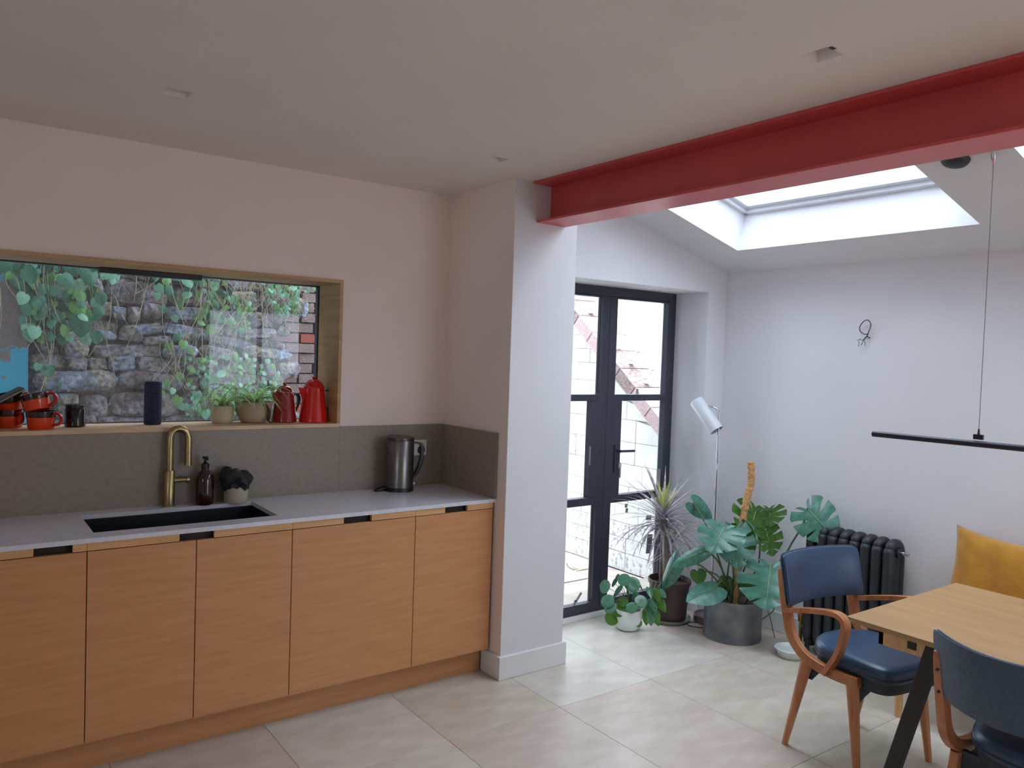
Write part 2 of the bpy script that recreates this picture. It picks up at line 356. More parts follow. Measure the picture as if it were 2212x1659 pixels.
# ------------------------------------------------------------------ walls
def wy(y0, y1): return lambda u, v, w: (u, w, v)
struct(slab([XEND-.3, 0.0], [-.1, 2.9], YK, YK+.30, [(-2.95, -0.6445, 1.2775, 2.024)], wy(0,0)).build('wall_left', M['wall']))
struct(slab([0.0, 0.411], [-.1, H], 0.0, YK+.3, [], wy(0,0)).build('wall_left', M['wallw']), 'white plastered pier carrying the red beam')
struct(MB().box(-.0015, 0.0, .0015, YK, 0.0, H).build('wall_left', M['wall']), 'skim on the kitchen side of the pier, coloured lighter and warmer to look better lit')  # lighter, warmer colour stands in for light on this pier face
struct(slab([0.411, XF+.3], [-.1, 2.95], YW, YD+.12, [(0.49, 1.7332, -.2, 2.1218)], wy(0,0)).build('wall_left', M['wallw']), 'white wall around the glazed doors')
struct(MB().box(XF, XF+.3, YEND-.3, YW+.1, -.1, 2.9).build('wall_right', M['wallw']))
struct(slab([YEND-.3, YK+.3], [-.1, 2.9], XEND-.3, XEND, [(-3.6, -2.5, .95, 2.15)], lambda u, v, w: (w, u, v)).build('wall_back', M['wall']))
bf = MB()
for y0, y1 in ((-3.6,-3.55),(-3.075,-3.025),(-2.55,-2.5)): bf.box(XEND-.16, XEND-.10, y0, y1, .95, 2.15)
bf.box(XEND-.16, XEND-.10, -3.6, -2.5, .95, 1.0).box(XEND-.16, XEND-.10, -3.6, -2.5, 2.10, 2.15)
bfo = struct(bf.build('window_5', M['frame']), 'unseen black framed window added at the back of the kitchen for light')  # invented opening, out of view, brightens the pier's kitchen side
MB().box(XEND-.135, XEND-.13, -3.55, -2.55, 1.0, 2.10).build('pane', M['pane'], bfo)
struct(slab([XEND-.3, XF+.3], [-.1, 3.0], YEND-.3, YEND, [(0.40, 1.80, .02, 2.18)], wy(0,0)).build('wall_front', M['wall']))
gf = MB()
for x0, x1 in ((.40,.45),(1.075,1.125),(1.75,1.80)): gf.box(x0, x1, YEND-.16, YEND-.10, .02, 2.18)
gf.box(.40, 1.80, YEND-.16, YEND-.10, .02, .07).box(.40, 1.80, YEND-.16, YEND-.10, 2.13, 2.18)
gfo = struct(gf.build('window_4', M['frame']), 'black framed garden window at the far end of the extension')
MB().box(.45, 1.75, YEND-.135, YEND-.13, .07, 2.13).build('pane', M['pane'], gfo)
struct(MB().box(-6, 6, -14, YEND-.3, -.2, -.05).build('garden_ground', M['pave']), 'unseen garden ground, added to bounce light indoors')  # out of view; laid so daylight bounces in at the garden window
LIGHTS = [(-0.28, -1.86), (-1.65, -0.2), (-0.283, -0.227)]
hs = 0.042
ce = slab([XEND-.3, 0.33], [YEND-.3, YK+.3], H, H+.3, [(x-hs, x+hs, y-hs, y+hs) for x, y in LIGHTS], lambda u, v, w: (u, v, w))
struct(ce.build('ceiling', M['ceil']))
struct(MB().box(0.13, 0.33, YEND-.3, YW+.3, H+.29, 3.1).build('ceiling', M['ceil']), 'bulkhead above the beam')
cs, sn = math.cos(SLOPE), math.sin(SLOPE)
SH = 0.24
def sl(u, v, w):   # u = x at the ceiling surface, v = y, w = height along the slope normal
    return (u + sn*w, v, zsl(u) + cs*w)
SKY_Y = [(-1.507, -0.131), (-3.259, -1.883)]
SX0, SX1 = 0.50, 1.584
struct(slab([0.12, XF+.35], [YEND-.3, YW+.3], 0, SH, [(SX0, SX1, a, b) for a, b in SKY_Y], sl).build('ceiling', M['wallw']), 'white sloping ceiling with skylight shafts')
for n, (a, b) in enumerate(SKY_Y):
    # stepped white frame at the top of the shaft, then the pane
    f = MB()
    for (o0, o1, w0, w1) in ((0.0, 0.030, SH-.012, SH+.05), (0.030, 0.062, SH+.012, SH+.07)):
        f.hexa([sl(*p) for p in ((SX0-.02,a-.02,w0),(SX0+o1,a-.02,w0),(SX0+o1,b+.02,w0),(SX0-.02,b+.02,w0),(SX0-.02,a-.02,w1),(SX0+o1,a-.02,w1),(SX0+o1,b+.02,w1),(SX0-.02,b+.02,w1))])
        f.hexa([sl(*p) for p in ((SX1-o1,a-.02,w0),(SX1+.02,a-.02,w0),(SX1+.02,b+.02,w0),(SX1-o1,b+.02,w0),(SX1-o1,a-.02,w1),(SX1+.02,a-.02,w1),(SX1+.02,b+.02,w1),(SX1-o1,b+.02,w1))])
        f.hexa([sl(*p) for p in ((SX0,a-.02,w0),(SX1,a-.02,w0),(SX1,a+o1,w0),(SX0,a+o1,w0),(SX0,a-.02,w1),(SX1,a-.02,w1),(SX1,a+o1,w1),(SX0,a+o1,w1))])
        f.hexa([sl(*p) for p in ((SX0,b-o1,w0),(SX1,b-o1,w0),(SX1,b+.02,w0),(SX0,b+.02,w0),(SX0,b-o1,w1),(SX1,b-o1,w1),(SX1,b+.02,w1),(SX0,b+.02,w1))])
    fo = struct(f.build('window_%d' % (n+2), M['skyframe']), 'white roof window frame in the sloping ceiling')
    MB().hexa([sl(*p) for p in ((SX0,a,SH+.035),(SX1,a,SH+.035),(SX1,b,SH+.035),(SX0,b,SH+.035),(SX0,a,SH+.04),(SX1,a,SH+.04),(SX1,b,SH+.04),(SX0,b,SH+.04))]).build('pane', M['pane'], fo)

struct(MB().box(-9, 0.0, YK+.02, YK+.30, 2.9, 7.0).build('wall_left', M['mortar']), 'unseen upper wall added over the side alley to shade it')  # out of view; put in to cut the sky light in the alley
# skirting boards
hb, tb = 0.1209, 0.018
def skirt(b): return struct(b.build('baseboard_left', M['skirt'], bevel=0.004))
struct(MB().box(-tb, 0.4107+tb, -tb, 0, 0, hb).box(-tb, 0, 0, 0.155, 0, hb).box(0.4107, 0.4107+tb, 0, YW, 0, hb).build('baseboard_left', M['skirt'], bevel=0.004), 'white skirting wrapped round the pier')
struct(MB().box(0.4107+tb, 0.49, YW-tb, YW, 0, hb).box(1.7332, XF, YW-tb, YW, 0, hb).build('baseboard_left', M['skirt'], bevel=0.004))
struct(MB().box(XF-tb, XF, YEND, YW-tb, 0, hb).build('baseboard_right', M['skirt'], bevel=0.004))
# ------------------------------------------------------------------ glazed doors
zb0, zt0 = 0.0357, 2.1218
d = MB()
YA, YB = YD, YD+.055
d.box(0.49, 0.545, YA, YB, zb0, zt0).box(1.678, 1.7332, YA, YB, zb0, zt0).box(0.545, 1.678, YA, YB, 2.060, zt0).box(0.545, 1.678, YA, YB, zb0, 0.06)
door = struct(d.build('door_1', M['frame'], bevel=0.003), 'black framed pair of glazed courtyard doors')
MB().box(0.49, 1.7332, YA-.01, YB+.03, 0.0, zb0).build('threshold', M['skirt'], door, bevel=0.003)
def leaf(x0, x1, lockside):
    l = MB()
    y0, y1 = YA-.012, YA+.035
    sw = 0.0
    fx0, fx1 = (x0, x0+.03) if lockside > 0 else (x1-.03, x1)      # hinge stile
    m0, m1 = (x1-.064, x1) if lockside > 0 else (x0, x0+.064)       # meeting stile
    l.box(fx0, fx1, y0, y1, 0.06, 2.058).box(m0, m1, y0, y1, 0.06, 2.058)
    l.box(min(fx1, m1), max(fx0, m0), y0, y1, 0.06, 0.105).box(min(fx1, m1), max(fx0, m0), y0, y1, 2.05, 2.058)
    lf = l.build('door_leaf', M['frame'], door, bevel=0.0025)
    a, b = (fx1, m0) if lockside > 0 else (m1, fx0)
    MB().box(a, b, y0, y1, 1.394, 1.436).build('glazing_bar', M['frame'], lf, bevel=0.002)
    MB().box(a, b, y0, y1, 0.732, 0.781).build('glazing_bar', M['frame'], lf, bevel=0.002)
    k0, k1 = (m0-.068, m0) if lockside > 0 else (m1, m1+.068)
    MB().box(k0, k1, y0, y1, 0.781, 1.394).build('lock_panel', M['frame'], lf, bevel=0.002)
    ym = (y0+y1)/2
    MB().box(a, b, ym-.004, ym+.004, 1.436, 2.05).build('pane', M['pane'], lf)
    aa, bb = (a, k0) if lockside > 0 else (k1, b)
    MB().box(aa, bb, ym-.004, ym+.004, 0.781, 1.394).build('pane', M['pane'], lf)
    MB().box(a, b, ym-.004, ym+.004, 0.105, 0.732).build('pane', M['pane'], lf)
    return lf
xm = 1.112
leaf(0.548, xm-.001, 1)
lr = leaf(xm+.001, 1.675, -1)
hd = MB().box(1.188, 1.222, YA-.022, YA-.012, 0.93, 1.11).tube([(1.206, YA-.02, 1.073), (1.206, YA-.058, 1.073)], 0.009, 10).tube([(1.202, YA-.056, 1.073), (1.33, YA-.056, 1.07)], [0.009, 0.0085], 10)
hd.build('handle', M['frame'], lr, smooth=True)
ky = MB().tube([(1.206, YA-.02, 0.985), (1.206, YA-.045, 0.985)], 0.008, 8)
ky.lathe([(0.011, -0.002), (0.015, 0), (0.011, 0.002)], 12)
kb = MB().box(1.198, 1.214, YA-.05, YA-.046, 0.962, 1.0).box(1.207, 1.219, YA-.052, YA-.048, 0.90, 0.965).tube([(1.2, YA-.045, 0.985), (1.216, YA-.047, 0.995), (1.224, YA-.049, 0.98), (1.214, YA-.049, 0.965)], 0.0025, 6)
kb.build('key', M['chrome'], lr, smooth=True)
MB().box(0.972, 0.98, YA-.02, YA-.010, 0.99, 1.11).build('edge_bolt', M['chrome'], door)
# bits of tape left on the panes
def tape(x, z, w_, h_, a=0):
    t = MB().box(-w_/2, w_/2, -.001, .001, -h_/2, h_/2).build('tape_strip', M['tape'], lr)
    t.location = (x, YA-.001, z); t.rotation_euler = (0, R(a), 0)
tape(1.328, 0.70, 0.022, 0.026, 8); tape(1.335, 0.668, 0.022, 0.03, 8); tape(1.628, 0.87, 0.045, 0.11, 0); tape(1.39, 1.455, 0.022, 0.035, 6)
tape(0.94, 0.150, 0.018, 0.07, 40); tape(0.908, 0.112, 0.018, 0.05, 20); tape(1.56, 0.42, 0.05, 0.13, 4); tape(1.545, 0.60, 0.05, 0.03, 0)

# ------------------------------------------------------------------ kitchen window
f = MB()
wx0, wx1, wz0, wz1 = -2.95, -0.6368, 1.2577, 2.0239
# thin lining boards: top, right, left (sill separate)
wn = struct(f.box(wx0, wx1, YK-.012, 0.93, wz1-.018, wz1).box(wx1-.018, wx1, YK-.012, 0.93, wz0+.02, wz1-.018).box(wx0, wx0+.018, YK-.012, 0.93, wz0+.02, wz1-.018).build('window_1', M['ply'], bevel=0.0015), 'wood lined picture window over the worktop')
MB().box(wx0, wx1, YK-.012, 0.93, wz0, 1.2777).build('window_sill', M['sill'], wn, bevel=0.002)
fr = MB(); a0, a1, c0, c1 = wx0+.018, wx1-.018, 1.2777, wz1-.018
fr.box(a0, a0+.012, .895, .93, c0, c1).box(a1-.008, a1, .895, .93, c0, c1).box(a0, a1, .895, .93, c1-.006, c1).box(a0, a1, .895, .93, c0, c0+.004)
fr.build('glazing_frame', M['frame'], wn)
MB().box(a0, a1, .905, .917, c0, c1).build('pane', M['kpane'], wn)
MB().box(-1.735, -1.285, .84, .895, c1-.024, c1-.0005).build('vent_cover', M['black'], wn, bevel=0.002)

# ------------------------------------------------------------------ red steel beam
bm_ = thing('steel_beam', 'red painted steel beam spanning under the ceiling from the white pier', 'beam', (0.232, 0, 2.347))
MB().box(-.0055, .0055, YEND, 0, 0.012, 0.194).build('web', M['red'], bm_)
MB().box(-.096, .096, YEND, 0, 0.0, 0.012).build('flange', M['red'], bm_, bevel=0.002)
MB().box(-.124, .096, YEND, 0, 0.194, 0.2059).build('flange', M['red'], bm_, bevel=0.002)

# ------------------------------------------------------------------ downlights
def downlight(x, y, label):
    t = thing('recessed_downlight', label, 'ceiling light', (x, y, H), 0, 'square trimless downlights')
    b = MB(); s0, s1, h = hs, 0.020, 0.075
    b.add([(-s0,-s0,0),(s0,-s0,0),(s0,s0,0),(-s0,s0,0),(-s1,-s1,h),(s1,-s1,h),(s1,s1,h),(-s1,s1,h)], [(0,1,5,4),(1,2,6,5),(2,3,7,6),(3,0,4,7)])
    b.add([(-s0,-s0,h+.02),(s0,-s0,h+.02),(s0,s0,h+.02),(-s0,s0,h+.02)], [(0,1,2,3)])
    b.build('plaster_recess', M['ceil'], t)
    MB().box(-s1-.002, s1+.002, -s1-.002, s1+.002, h, h+.015).build('lamp_aperture', M['dark'], t)
    return t
d0 = downlight(*LIGHTS[0], 'square recessed ceiling light nearest the red beam, with a dark slot')
MB().box(-.036, -.014, -.054, -.0425, -.0015, .001).build('gap_slot', M['black'], d0)
downlight(*LIGHTS[1], 'square recessed ceiling light above the sink and kitchen window')
downlight(*LIGHTS[2], 'small square recessed ceiling light near the corner by the beam end')

# ------------------------------------------------------------------ base cabinets, plinth, worktop
YC = 0.0863
edges = [(-2.45, -1.874), (-1.874, -1.480), (-1.480, -1.080), (-1.080, -0.470), (-0.470, -0.016)]
cuts = [(-2.047, -1.922), (-1.546, -1.411), None, (-0.841, -0.702), (-0.304, -0.173)]
labels = ['oak fronted base cabinet at the left end, under the mugs', 'narrow oak base cabinet under the left half of the sink',
          'narrow oak base cabinet under the right half of the sink', 'widest oak base cabinet with a slot handle, right of the sink', 'oak base cabinet at the right end beside the white pier']
for k, ((x0, x1), lb) in enumerate(zip(edges, labels)):
    t = thing('base_cabinet', lb, 'cabinet', ((x0+x1)/2, YC, 0.1341), 0, 'base cabinets under the worktop')
    hw = (x1-x0)/2; cx = (x0+x1)/2; g = 0.0016
    cb = MB(); 
    ch = 0.70 if k in (1, 2) else 0.728
    cb.box(-hw+.001, -hw+.017, .022, .52, 0, ch).box(hw-.017, hw-.001, .022, .52, 0, ch).box(-hw+.017, hw-.017, .022, .52, 0, .016).box(-hw+.017, hw-.017, .505, .52, .016, ch).box(-hw+.017, hw-.017, .045, .505, ch-.016 if k not in (1, 2) else .016, ch if k not in (1, 2) else .03)
    cb.build('carcass', M['dark'], t)
    MB().box(-hw+g, hw-g, 0, .02, 0.0, 0.7345).build('door', M['oak'], t, bevel=0.0012)
    # rail above the door with the finger cut-outs
    z0, z1 = 0.7375, 0.7665
    segs = []; a = -hw+.0003
    cc = [c for c in cuts if c]
    mine = sorted([(max(c[0], x0)-cx, min(c[1], x1)-cx) for c in cc if c[1] > x0 and c[0] < x1])
    for c in mine:
        if c[0] > a+.002: segs.append((a, c[0]))
        a = c[1]
    if a < hw-.002: segs.append((a, hw-.0003))
    for s0, s1 in segs: MB().box(s0, s1, 0, .02, z0, z1).build('top_rail', M['oakl'], t, bevel=0.001)
    for c in mine: MB().box(c[0], c[1], .035, .04, z0-.02, z1).build('finger_recess', M['dark'], t)
tag(MB().box(-2.45, -0.0185, .1595, .1775, 0.0, 0.134).build('cabinet_plinth', M['oak'], bevel=0.001), 'recessed oak plinth board running along the floor under the cabinets', 'plinth')
# scribe strip between last cabinet and wall
wt = thing('worktop', 'pale grey composite worktop with a slot cut for the sink', 'worktop', (0, 0, 0.9017))
sx0, sx1, sy0, sy1 = -1.841, -1.1145, 0.175, 0.535
slab([-2.45, -0.0018], [0.0812, YK-.0005], 0, 0.0183, [(sx0, sx1, sy0, sy1)], lambda u, v, w: (u, v, w)).build('worktop_slab', M['counter'], wt, bevel=0.0015)
sp = thing('splashback', 'taupe composite splashback between worktop and window', 'splashback', (0, 0, 0.92))
MB().box(-2.45, -0.6368+.0, YK-.012, YK-.0005, 0, 0.3376).box(-0.6368, -0.0145, YK-.012, YK-.0005, 0, 0.3406).build('back_panel', M['splash'], sp, bevel=0.001)
MB().box(-0.0145, -0.0018, 0.076, YK-.0005, 0, 0.3406).build('side_panel', M['splash'], sp, bevel=0.001)
sk = thing('kitchen_sink', 'long black undermounted sink set into the grey worktop', 'sink', ((sx0+sx1)/2, (sy0+sy1)/2, 0.70))
a, b_ = (sx1-sx0)/2+.004, (sy1-sy0)/2+.004; bo = MB()
bo.box(-a-.01, a+.01, -b_-.01, b_+.01, 0, 0.01).box(-a-.01, -a, -b_-.01, b_+.01, 0.01, .2005).box(a, a+.01, -b_-.01, b_+.01, .01, .2005).box(-a, a, -b_-.01, -b_, .01, .2005).box(-a, a, b_, b_+.01, .01, .2005)
bo.build('basin', M['sink'], sk, bevel=0.004)
MB().box(0.30, 0.305, -.12, .12, .01, .12).build('divider', M['sink'], sk)
MB().lathe([(0.0, 0.012), (0.04, 0.014), (0.045, 0.010)], 24, (0.17, 0, 0)).build('drain', M['black'], sk, smooth=True)

# tap
t = thing('kitchen_tap', 'brushed brass swan neck tap standing behind the sink', 'tap', (-1.478, 0.582, 0.92))
MB().lathe([(0.0, 0), (0.029, 0), (0.029, 0.004), (0.0235, 0.006), (0.0235, 0.162), (0.021, 0.166), (0.0, 0.166)], 28).build('body', M['brass'], t, smooth=True)
sp_ = [(0,0,.16),(0,0,.25),(0,0,.315),(.006,0,.338),(.02,0,.352),(.038,0,.356),(.056,0,.352),(.071,0,.338),(.079,0,.315),(.08,0,.28),(.08,0,.24),(.08,0,.192)]
MB().tube(sp_, [.0155]*11+[.0155], 16).build('spout', M['brass'], t, smooth=True)
MB().tube([(.08,0,.194),(.08,0,.184)], .0175, 16).build('aerator', M['brass'], t, smooth=True)
MB().tube([(.02,-.002,.118),(.072,-.004,.118)], .0115, 16).tube([(.072,-.004,.118),(.084,-.004,.118)], .0165, 16).build('lever', M['brass'], t, smooth=True)
# soap bottle
t = thing('soap_dispenser', 'brown glass pump bottle beside the brass tap', 'soap dispenser', (-1.326, 0.565, 0.92))
MB().lathe([(0,0),(.036,0),(.0405,.005),(.0405,.11),(.038,.13),(.030,.148),(.018,.160),(.015,.168),(.015,.172),(0,.172)], 32).build('bottle', M['amber'], t, smooth=True)
MB().lathe([(0,.170),(.0175,.170),(.0175,.19),(.012,.193),(.006,.2),(.006,.213),(.013,.215),(.014,.223),(0,.225)], 20).tube([(0,0,.219),(.0,-.03,.219),(.0,-.038,.214)], .005, 8).build('pump', M['black'], t, smooth=True)
# caddy with bag
t = thing('food_waste_caddy', 'cream pot lined with a crumpled dark bag on the worktop', 'caddy', (-1.185, 0.557, 0.92))
MB().lathe([(0,0),(.049,0),(.053,.006),(.056,.115),(.053,.115),(.05,.01),(0,.008)], 32).build('pot', M['cream'], t, smooth=True)
bg_ = MB(); nn = 40; rings = []
prof = [(.060,.070),(.063,.088),(.072,.10),(.074,.122),(.068,.138),(.055,.150),(.035,.152),(.030,.13),(.03,.05)]
rr = random.Random(5)
vs = []; fs = []
for i, (r, z) in enumerate(prof):
    for k in range(nn):
        a_ = 2*PI*k/nn; q = r*(1+.05*math.sin(5*a_+i)+.05*rr.uniform(-1,1)); zz = z + (.009*math.sin(3*a_+1.0)+.006*rr.uniform(-1,1))*(1 if i < 7 else 0) + (-.014*math.cos(a_) if i > 2 else 0)
        vs.append((q*math.cos(a_), q*math.sin(a_), zz))
for i in range(len(prof)-1):
    for k in range(nn): fs.append((i*nn+k, i*nn+(k+1) % nn, (i+1)*nn+(k+1) % nn, (i+1)*nn+k))
fs.append(tuple(range((len(prof)-1)*nn, len(prof)*nn)))
bg_.add(vs, fs).build('bag', M['bag'], t, smooth=True, autos=25)
# kettle
t = thing('electric_kettle', 'tall brushed steel kettle with black handle in the worktop corner', 'kettle', (-0.335, 0.515, 0.92), R(-8))
MB().lathe([(0,0),(.076,0),(.076,.018),(.073,.022),(0,.022)], 40).build('power_base', M['black'], t, smooth=True)
MB().lathe([(0,.022),(.0735,.022),(.0735,.04),(.0735,.268),(.071,.272),(0,.272)], 48).add([(-.0715,-.016,.258),(-.0715,.016,.258),(-.09,0,.268),(-.0725,-.012,.225),(-.0725,.012,.225)], [(0,1,2),(0,2,3),(1,4,2),(2,4,3)]).build('jug', M['steel'], t, smooth=True)
MB().lathe([(.070,.270),(.073,.274),(.072,.286),(.066,.290),(0,.290)], 48).build('lid', M['steeld'], t, smooth=True)
hp = smoothpath([(.066,0,.255),(.105,0,.252),(.122,0,.236),(.124,0,.19),(.112,0,.135),(.088,0,.085),(.070,0,.062)], 5)
MB().strip(hp, lambda i: (0,.0105,0), lambda i: (.0075,0,.004)).build('handle', M['black'], t, bevel=0.003)
MB().box(.07,.086,-.01,.01,.03,.04).build('switch', M['white'], t)
cb = MB().tube(smoothpath([(-.06,.01,.006),(-.12,-.01,.005),(-.135,.0,.006),(-.11,.04,.006),(-.02,.075,.02)], 6), .0045, 8)
cb.build('flex', M['black'], t, smooth=True)
# socket and plug
t = thing('wall_socket', 'white double socket on the splashback behind the kettle', 'socket', (-0.191, YK-.012, 1.132))
MB().box(-.073,.073,-.009,0,-.043,.043).build('faceplate', M['white'], t, bevel=0.002)
MB().box(.018,.030,-.012,-.009,.018,.030).build('switch', M['black'], t)
MB().box(-.05,-.038,-.012,-.009,.018,.030).build('switch', M['white'], t)
t = thing('power_plug', 'black plug with a cable pushed into the double socket', 'plug', (-0.152, YK-.0215, 1.118))
MB().lathe([(0,-.03),(.018,-.028),(.024,-.015),(.024,0),(0,0)], 20).xf(Matrix.Rotation(R(-90), 4, 'X')).xf(Matrix.Scale(-1,4,(0,1,0))).build('plug_body', M['black'], t, smooth=True)
MB().tube(smoothpath([(0,-.02,-.015),(-.004,-.022,-.06),(-.03,-.02,-.12),(-.08,-.015,-.17),(-.13,-.012,-.188)], 5), .0045, 8).build('flex', M['black'], t, smooth=True)

# ------------------------------------------------------------------ on the window sill
ZS = 1.2777
def mug(name, loc, rz, tilt, label, hh):
    t = thing(name, label, 'mug', loc, 0, 'orange mugs stacked on the sill')
    t.rotation_euler = (tilt[0], tilt[1], rz)
    MB().lathe([(0,0),(.046,0),(.050,.004),(.054,.05),(.056,hh),(.053,hh),(.050,.01),(0,.008)], 36).build('cup', M['orange'], t, smooth=True)
    MB().lathe([(.0553,hh-.026),(.0562,hh-.024),(.0570,hh),(.0525,hh+.001),(.051,hh-.02)], 36).build('rim_band', M['brownglaze'], t, smooth=True)
    hpth = [(.052,0,hh-.012),(.075,0,hh-.010),(.088,0,hh-.028),(.080,0,hh-.052),(.052,0,hh-.06)]
    MB().tube(smoothpath(hpth, 4), .0065, 8, flat=1.4).build('handle', M['mhandle'], t, smooth=True)
mug('mug', (-1.975, 0.700, ZS), R(-35), (0,0), 'lower orange mug of the front stack, handle pointing right', .077)
mug('mug', (-1.985, 0.702, ZS+.079), R(-35), (R(-4), R(-16)), 'tilted orange mug resting on top of the front stack', .070)
mug('mug', (-2.085, 0.80, ZS), R(-60), (0,0), 'lower orange mug of the rear stack beside the tablet', .077)
mug('mug', (-2.08, 0.80, ZS+.077), R(25), (R(4), R(-12)), 'orange mug on top of the rear stack, under the tablet edge', .066)
t = thing('candle_jar', 'small dark brown glass candle jar with a lid on the sill', 'jar', (-1.838, 0.765, ZS))
MB().lathe([(0,0),(.038,0),(.042,.004),(.042,.078),(.039,.084),(0,.084)], 32).build('glass', M['jar'], t, smooth=True)
MB().lathe([(.0,.083),(.036,.083),(.040,.085),(.040,.098),(.037,.101),(0,.101)], 32).build('lid', M['black'], t, smooth=True)
t = thing('bluetooth_speaker', 'tall dark navy cylindrical speaker standing on the sill', 'speaker', (-1.512, 0.788, ZS))
MB().lathe([(0,0),(.035,0),(.0385,.006),(.0385,.196),(.0375,.201),(.036,.203)], 36).build('fabric_body', M['navy'], t, smooth=True)
MB().lathe([(.0365,.202),(.035,.2045),(0,.2045)], 36).build('top_cap', M['black'], t, smooth=True)
tb_ = thing('tablet', 'grey flat tablet leaning over the mugs at the left edge', 'tablet', (-2.165, 0.715, 1.372), 0)
tb_.rotation_euler = (0, R(-31), R(4))
MB().box(-.17,.152,-.03,.10,-.006,.006).build('body', M['steel'], tb_, bevel=0.005, seg=3)
MB().box(-.165,.146,-.026,.096,.0062,.0075).build('screen', M['black'], tb_)
t = thing('ceramic_pot', 'pale cream ceramic pot propping up the tablet', 'pot', (-2.19, 0.715, ZS))
MB().lathe([(0,0),(.03,0),(.042,.015),(.044,.05),(.036,.062),(.032,.062),(.036,.05),(.034,.01),(0,.008)], 28).build('pot_body', M['cream'], t, smooth=True)

def spider(parent, z, n, ln, seed, col=None):
    rr = random.Random(seed)
    for k in range(n):
        a = rr.uniform(0, 2*PI); l = ln*rr.uniform(.6, 1.1); up = rr.uniform(.5, 1.2); w0 = .0062*rr.uniform(.8, 1.25)
        pts = []
        for i in range(9):
            s = i/8; r = l*s*(1.0-.12*s)*min(1.0, .45+.75*up*.5+.2); h = l*(up*1.15*s - (up*.75+.45)*s*s*1.0)
            pts.append(Vector((math.cos(a)*r, math.sin(a)*r, z+h)))
        side = Vector((-math.sin(a), math.cos(a), 0)); vs = []; fs = []
        for i, p in enumerate(pts):
            s = i/8; w_ = w0*(1-s**2)+.0004; vs += [p-side*w_, p+Vector((0,0,-w_*.5)), p+side*w_]
        for i in range(8):
            o = i*3; fs += [(o,o+1,o+4,o+3),(o+1,o+2,o+5,o+4)]
        MB().add(vs, fs).build('leaf', M['spider'], parent, smooth=True, autos=False)
t = thing('potted_spider_plant', 'spider plant in the small straight beige pot on the sill', 'plant', (-1.196, 0.770, ZS), 0, 'spider plants on the sill')
MB().lathe([(0,0),(.042,0),(.051,.010),(.0545,.03),(.0555,.088),(.0515,.088),(.049,.02),(0,.018)], 36).build('pot', M['beige'], t, smooth=True)
MB().lathe([(0,.078),(.0515,.076)], 24).build('soil', M['soil'], t)
spider(t, .082, 26, .20, 3)
t = thing('potted_spider_plant', 'larger spider plant in the wide stoneware bowl beside the red pots', 'plant', (-1.035, 0.785, ZS), 0, 'spider plants on the sill')
MB().lathe([(0,0),(.055,0),(.066,.008),(.085,.045),(.0925,.09),(.0935,.106),(.089,.106),(.08,.05),(.05,.015),(0,.014)], 40).build('bowl', M['taupepot'], t, smooth=True)
MB().lathe([(0,.093),(.0895,.090)], 28).build('soil', M['soil'], t)
spider(t, .098, 46, .27, 8)
t = thing('lizard_ornament', 'small brown curled ornament climbing the side of the stoneware bowl', 'ornament', (-1.0, 0.698, ZS))
MB().tube(smoothpath([(-.02,0,.098),(-.004,0,.09),(.008,0,.07),(.014,0,.045),(.010,0,.022),(.02,0,.008),(.036,0,.006)], 4), [.004,.006,.0075,.008,.0085,.009,.0095,.010,.0105,.011,.011,.011,.010,.010,.009,.009,.008,.007,.006,.0055,.005,.0045,.004,.003,.002], 8).build('body', M['soil'], t, smooth=True)
def coffeepot(loc, s, m, rz, label, hc, htop):
    t = thing('enamel_coffee_pot', label, 'coffee pot', loc, rz, 'red enamel coffee pots')
    rb, rt = .0775*s, .052*s; hh = .185*s
    MB().lathe([(0,0),(rb-.003,0),(rb,.004),(rb-.001,.012),(rt+.001,hh-.006),(rt,hh),(rt-.002,hh),(0,hh-.001)], 48).build('body', m, t, smooth=True)
    MB().lathe([(rt+.004,hh-.002),(rt+.005,hh+.003),(rt,hh+.006),(rt*.86,hh+.024*s),(rt*.5,hh+.040*s),(0.012*s,hh+.044*s),(0.007*s,hh+.047*s),(.012*s,hh+.053*s),(.011*s,hh+.058*s),(0,hh+.060*s)], 40).build('lid', m, t, smooth=True)
    # spout: tapered wedge on the left
    v0 = [(-rt*.9,-.022*s,hh-.004),(-rt*.9,.022*s,hh-.004),(-rt-.036*s,.009*s,hh+.0),(-rt-.036*s,-.009*s,hh+.0),(-rt*1.12,-.010*s,hh*.55),(-rt*1.12,.010*s,hh*.55),(-rt-.030*s,.002*s,hh-.014*s),(-rt-.030*s,-.002*s,hh-.014*s)]
    MB().add(v0, [(0,1,2,3),(4,7,6,5),(0,3,7,4),(1,5,6,2),(3,2,6,7),(0,4,5,1)]).build('spout', m, t, bevel=0.002)
    hp = smoothpath([(rt*.98,0,hh-.028*s),(rt+.018*s,0,hh-.016*s),(rt+.042*s,0,hh-.022*s),(rt+.05*s,0,hh-.05*s),(rt+.038*s,0,hh-.09*s),(rb*.86+.008*s,0,hh*.33)], 5)
    MB().strip(hp, lambda i: (0,.008*s,0), lambda i: (.0052*s,0,.0036*s)).build('handle', M['black'], t, bevel=0.001)
coffeepot((-0.882, 0.770, ZS), 0.83, M['enamel_d'], R(8), 'smaller dark red enamel coffee pot on the sill', 0, 0)
coffeepot((-0.7335, 0.745, ZS), 0.98, M['enamel_r'], R(2), 'larger bright red enamel coffee pot at the right end of the sill', 0, 0)
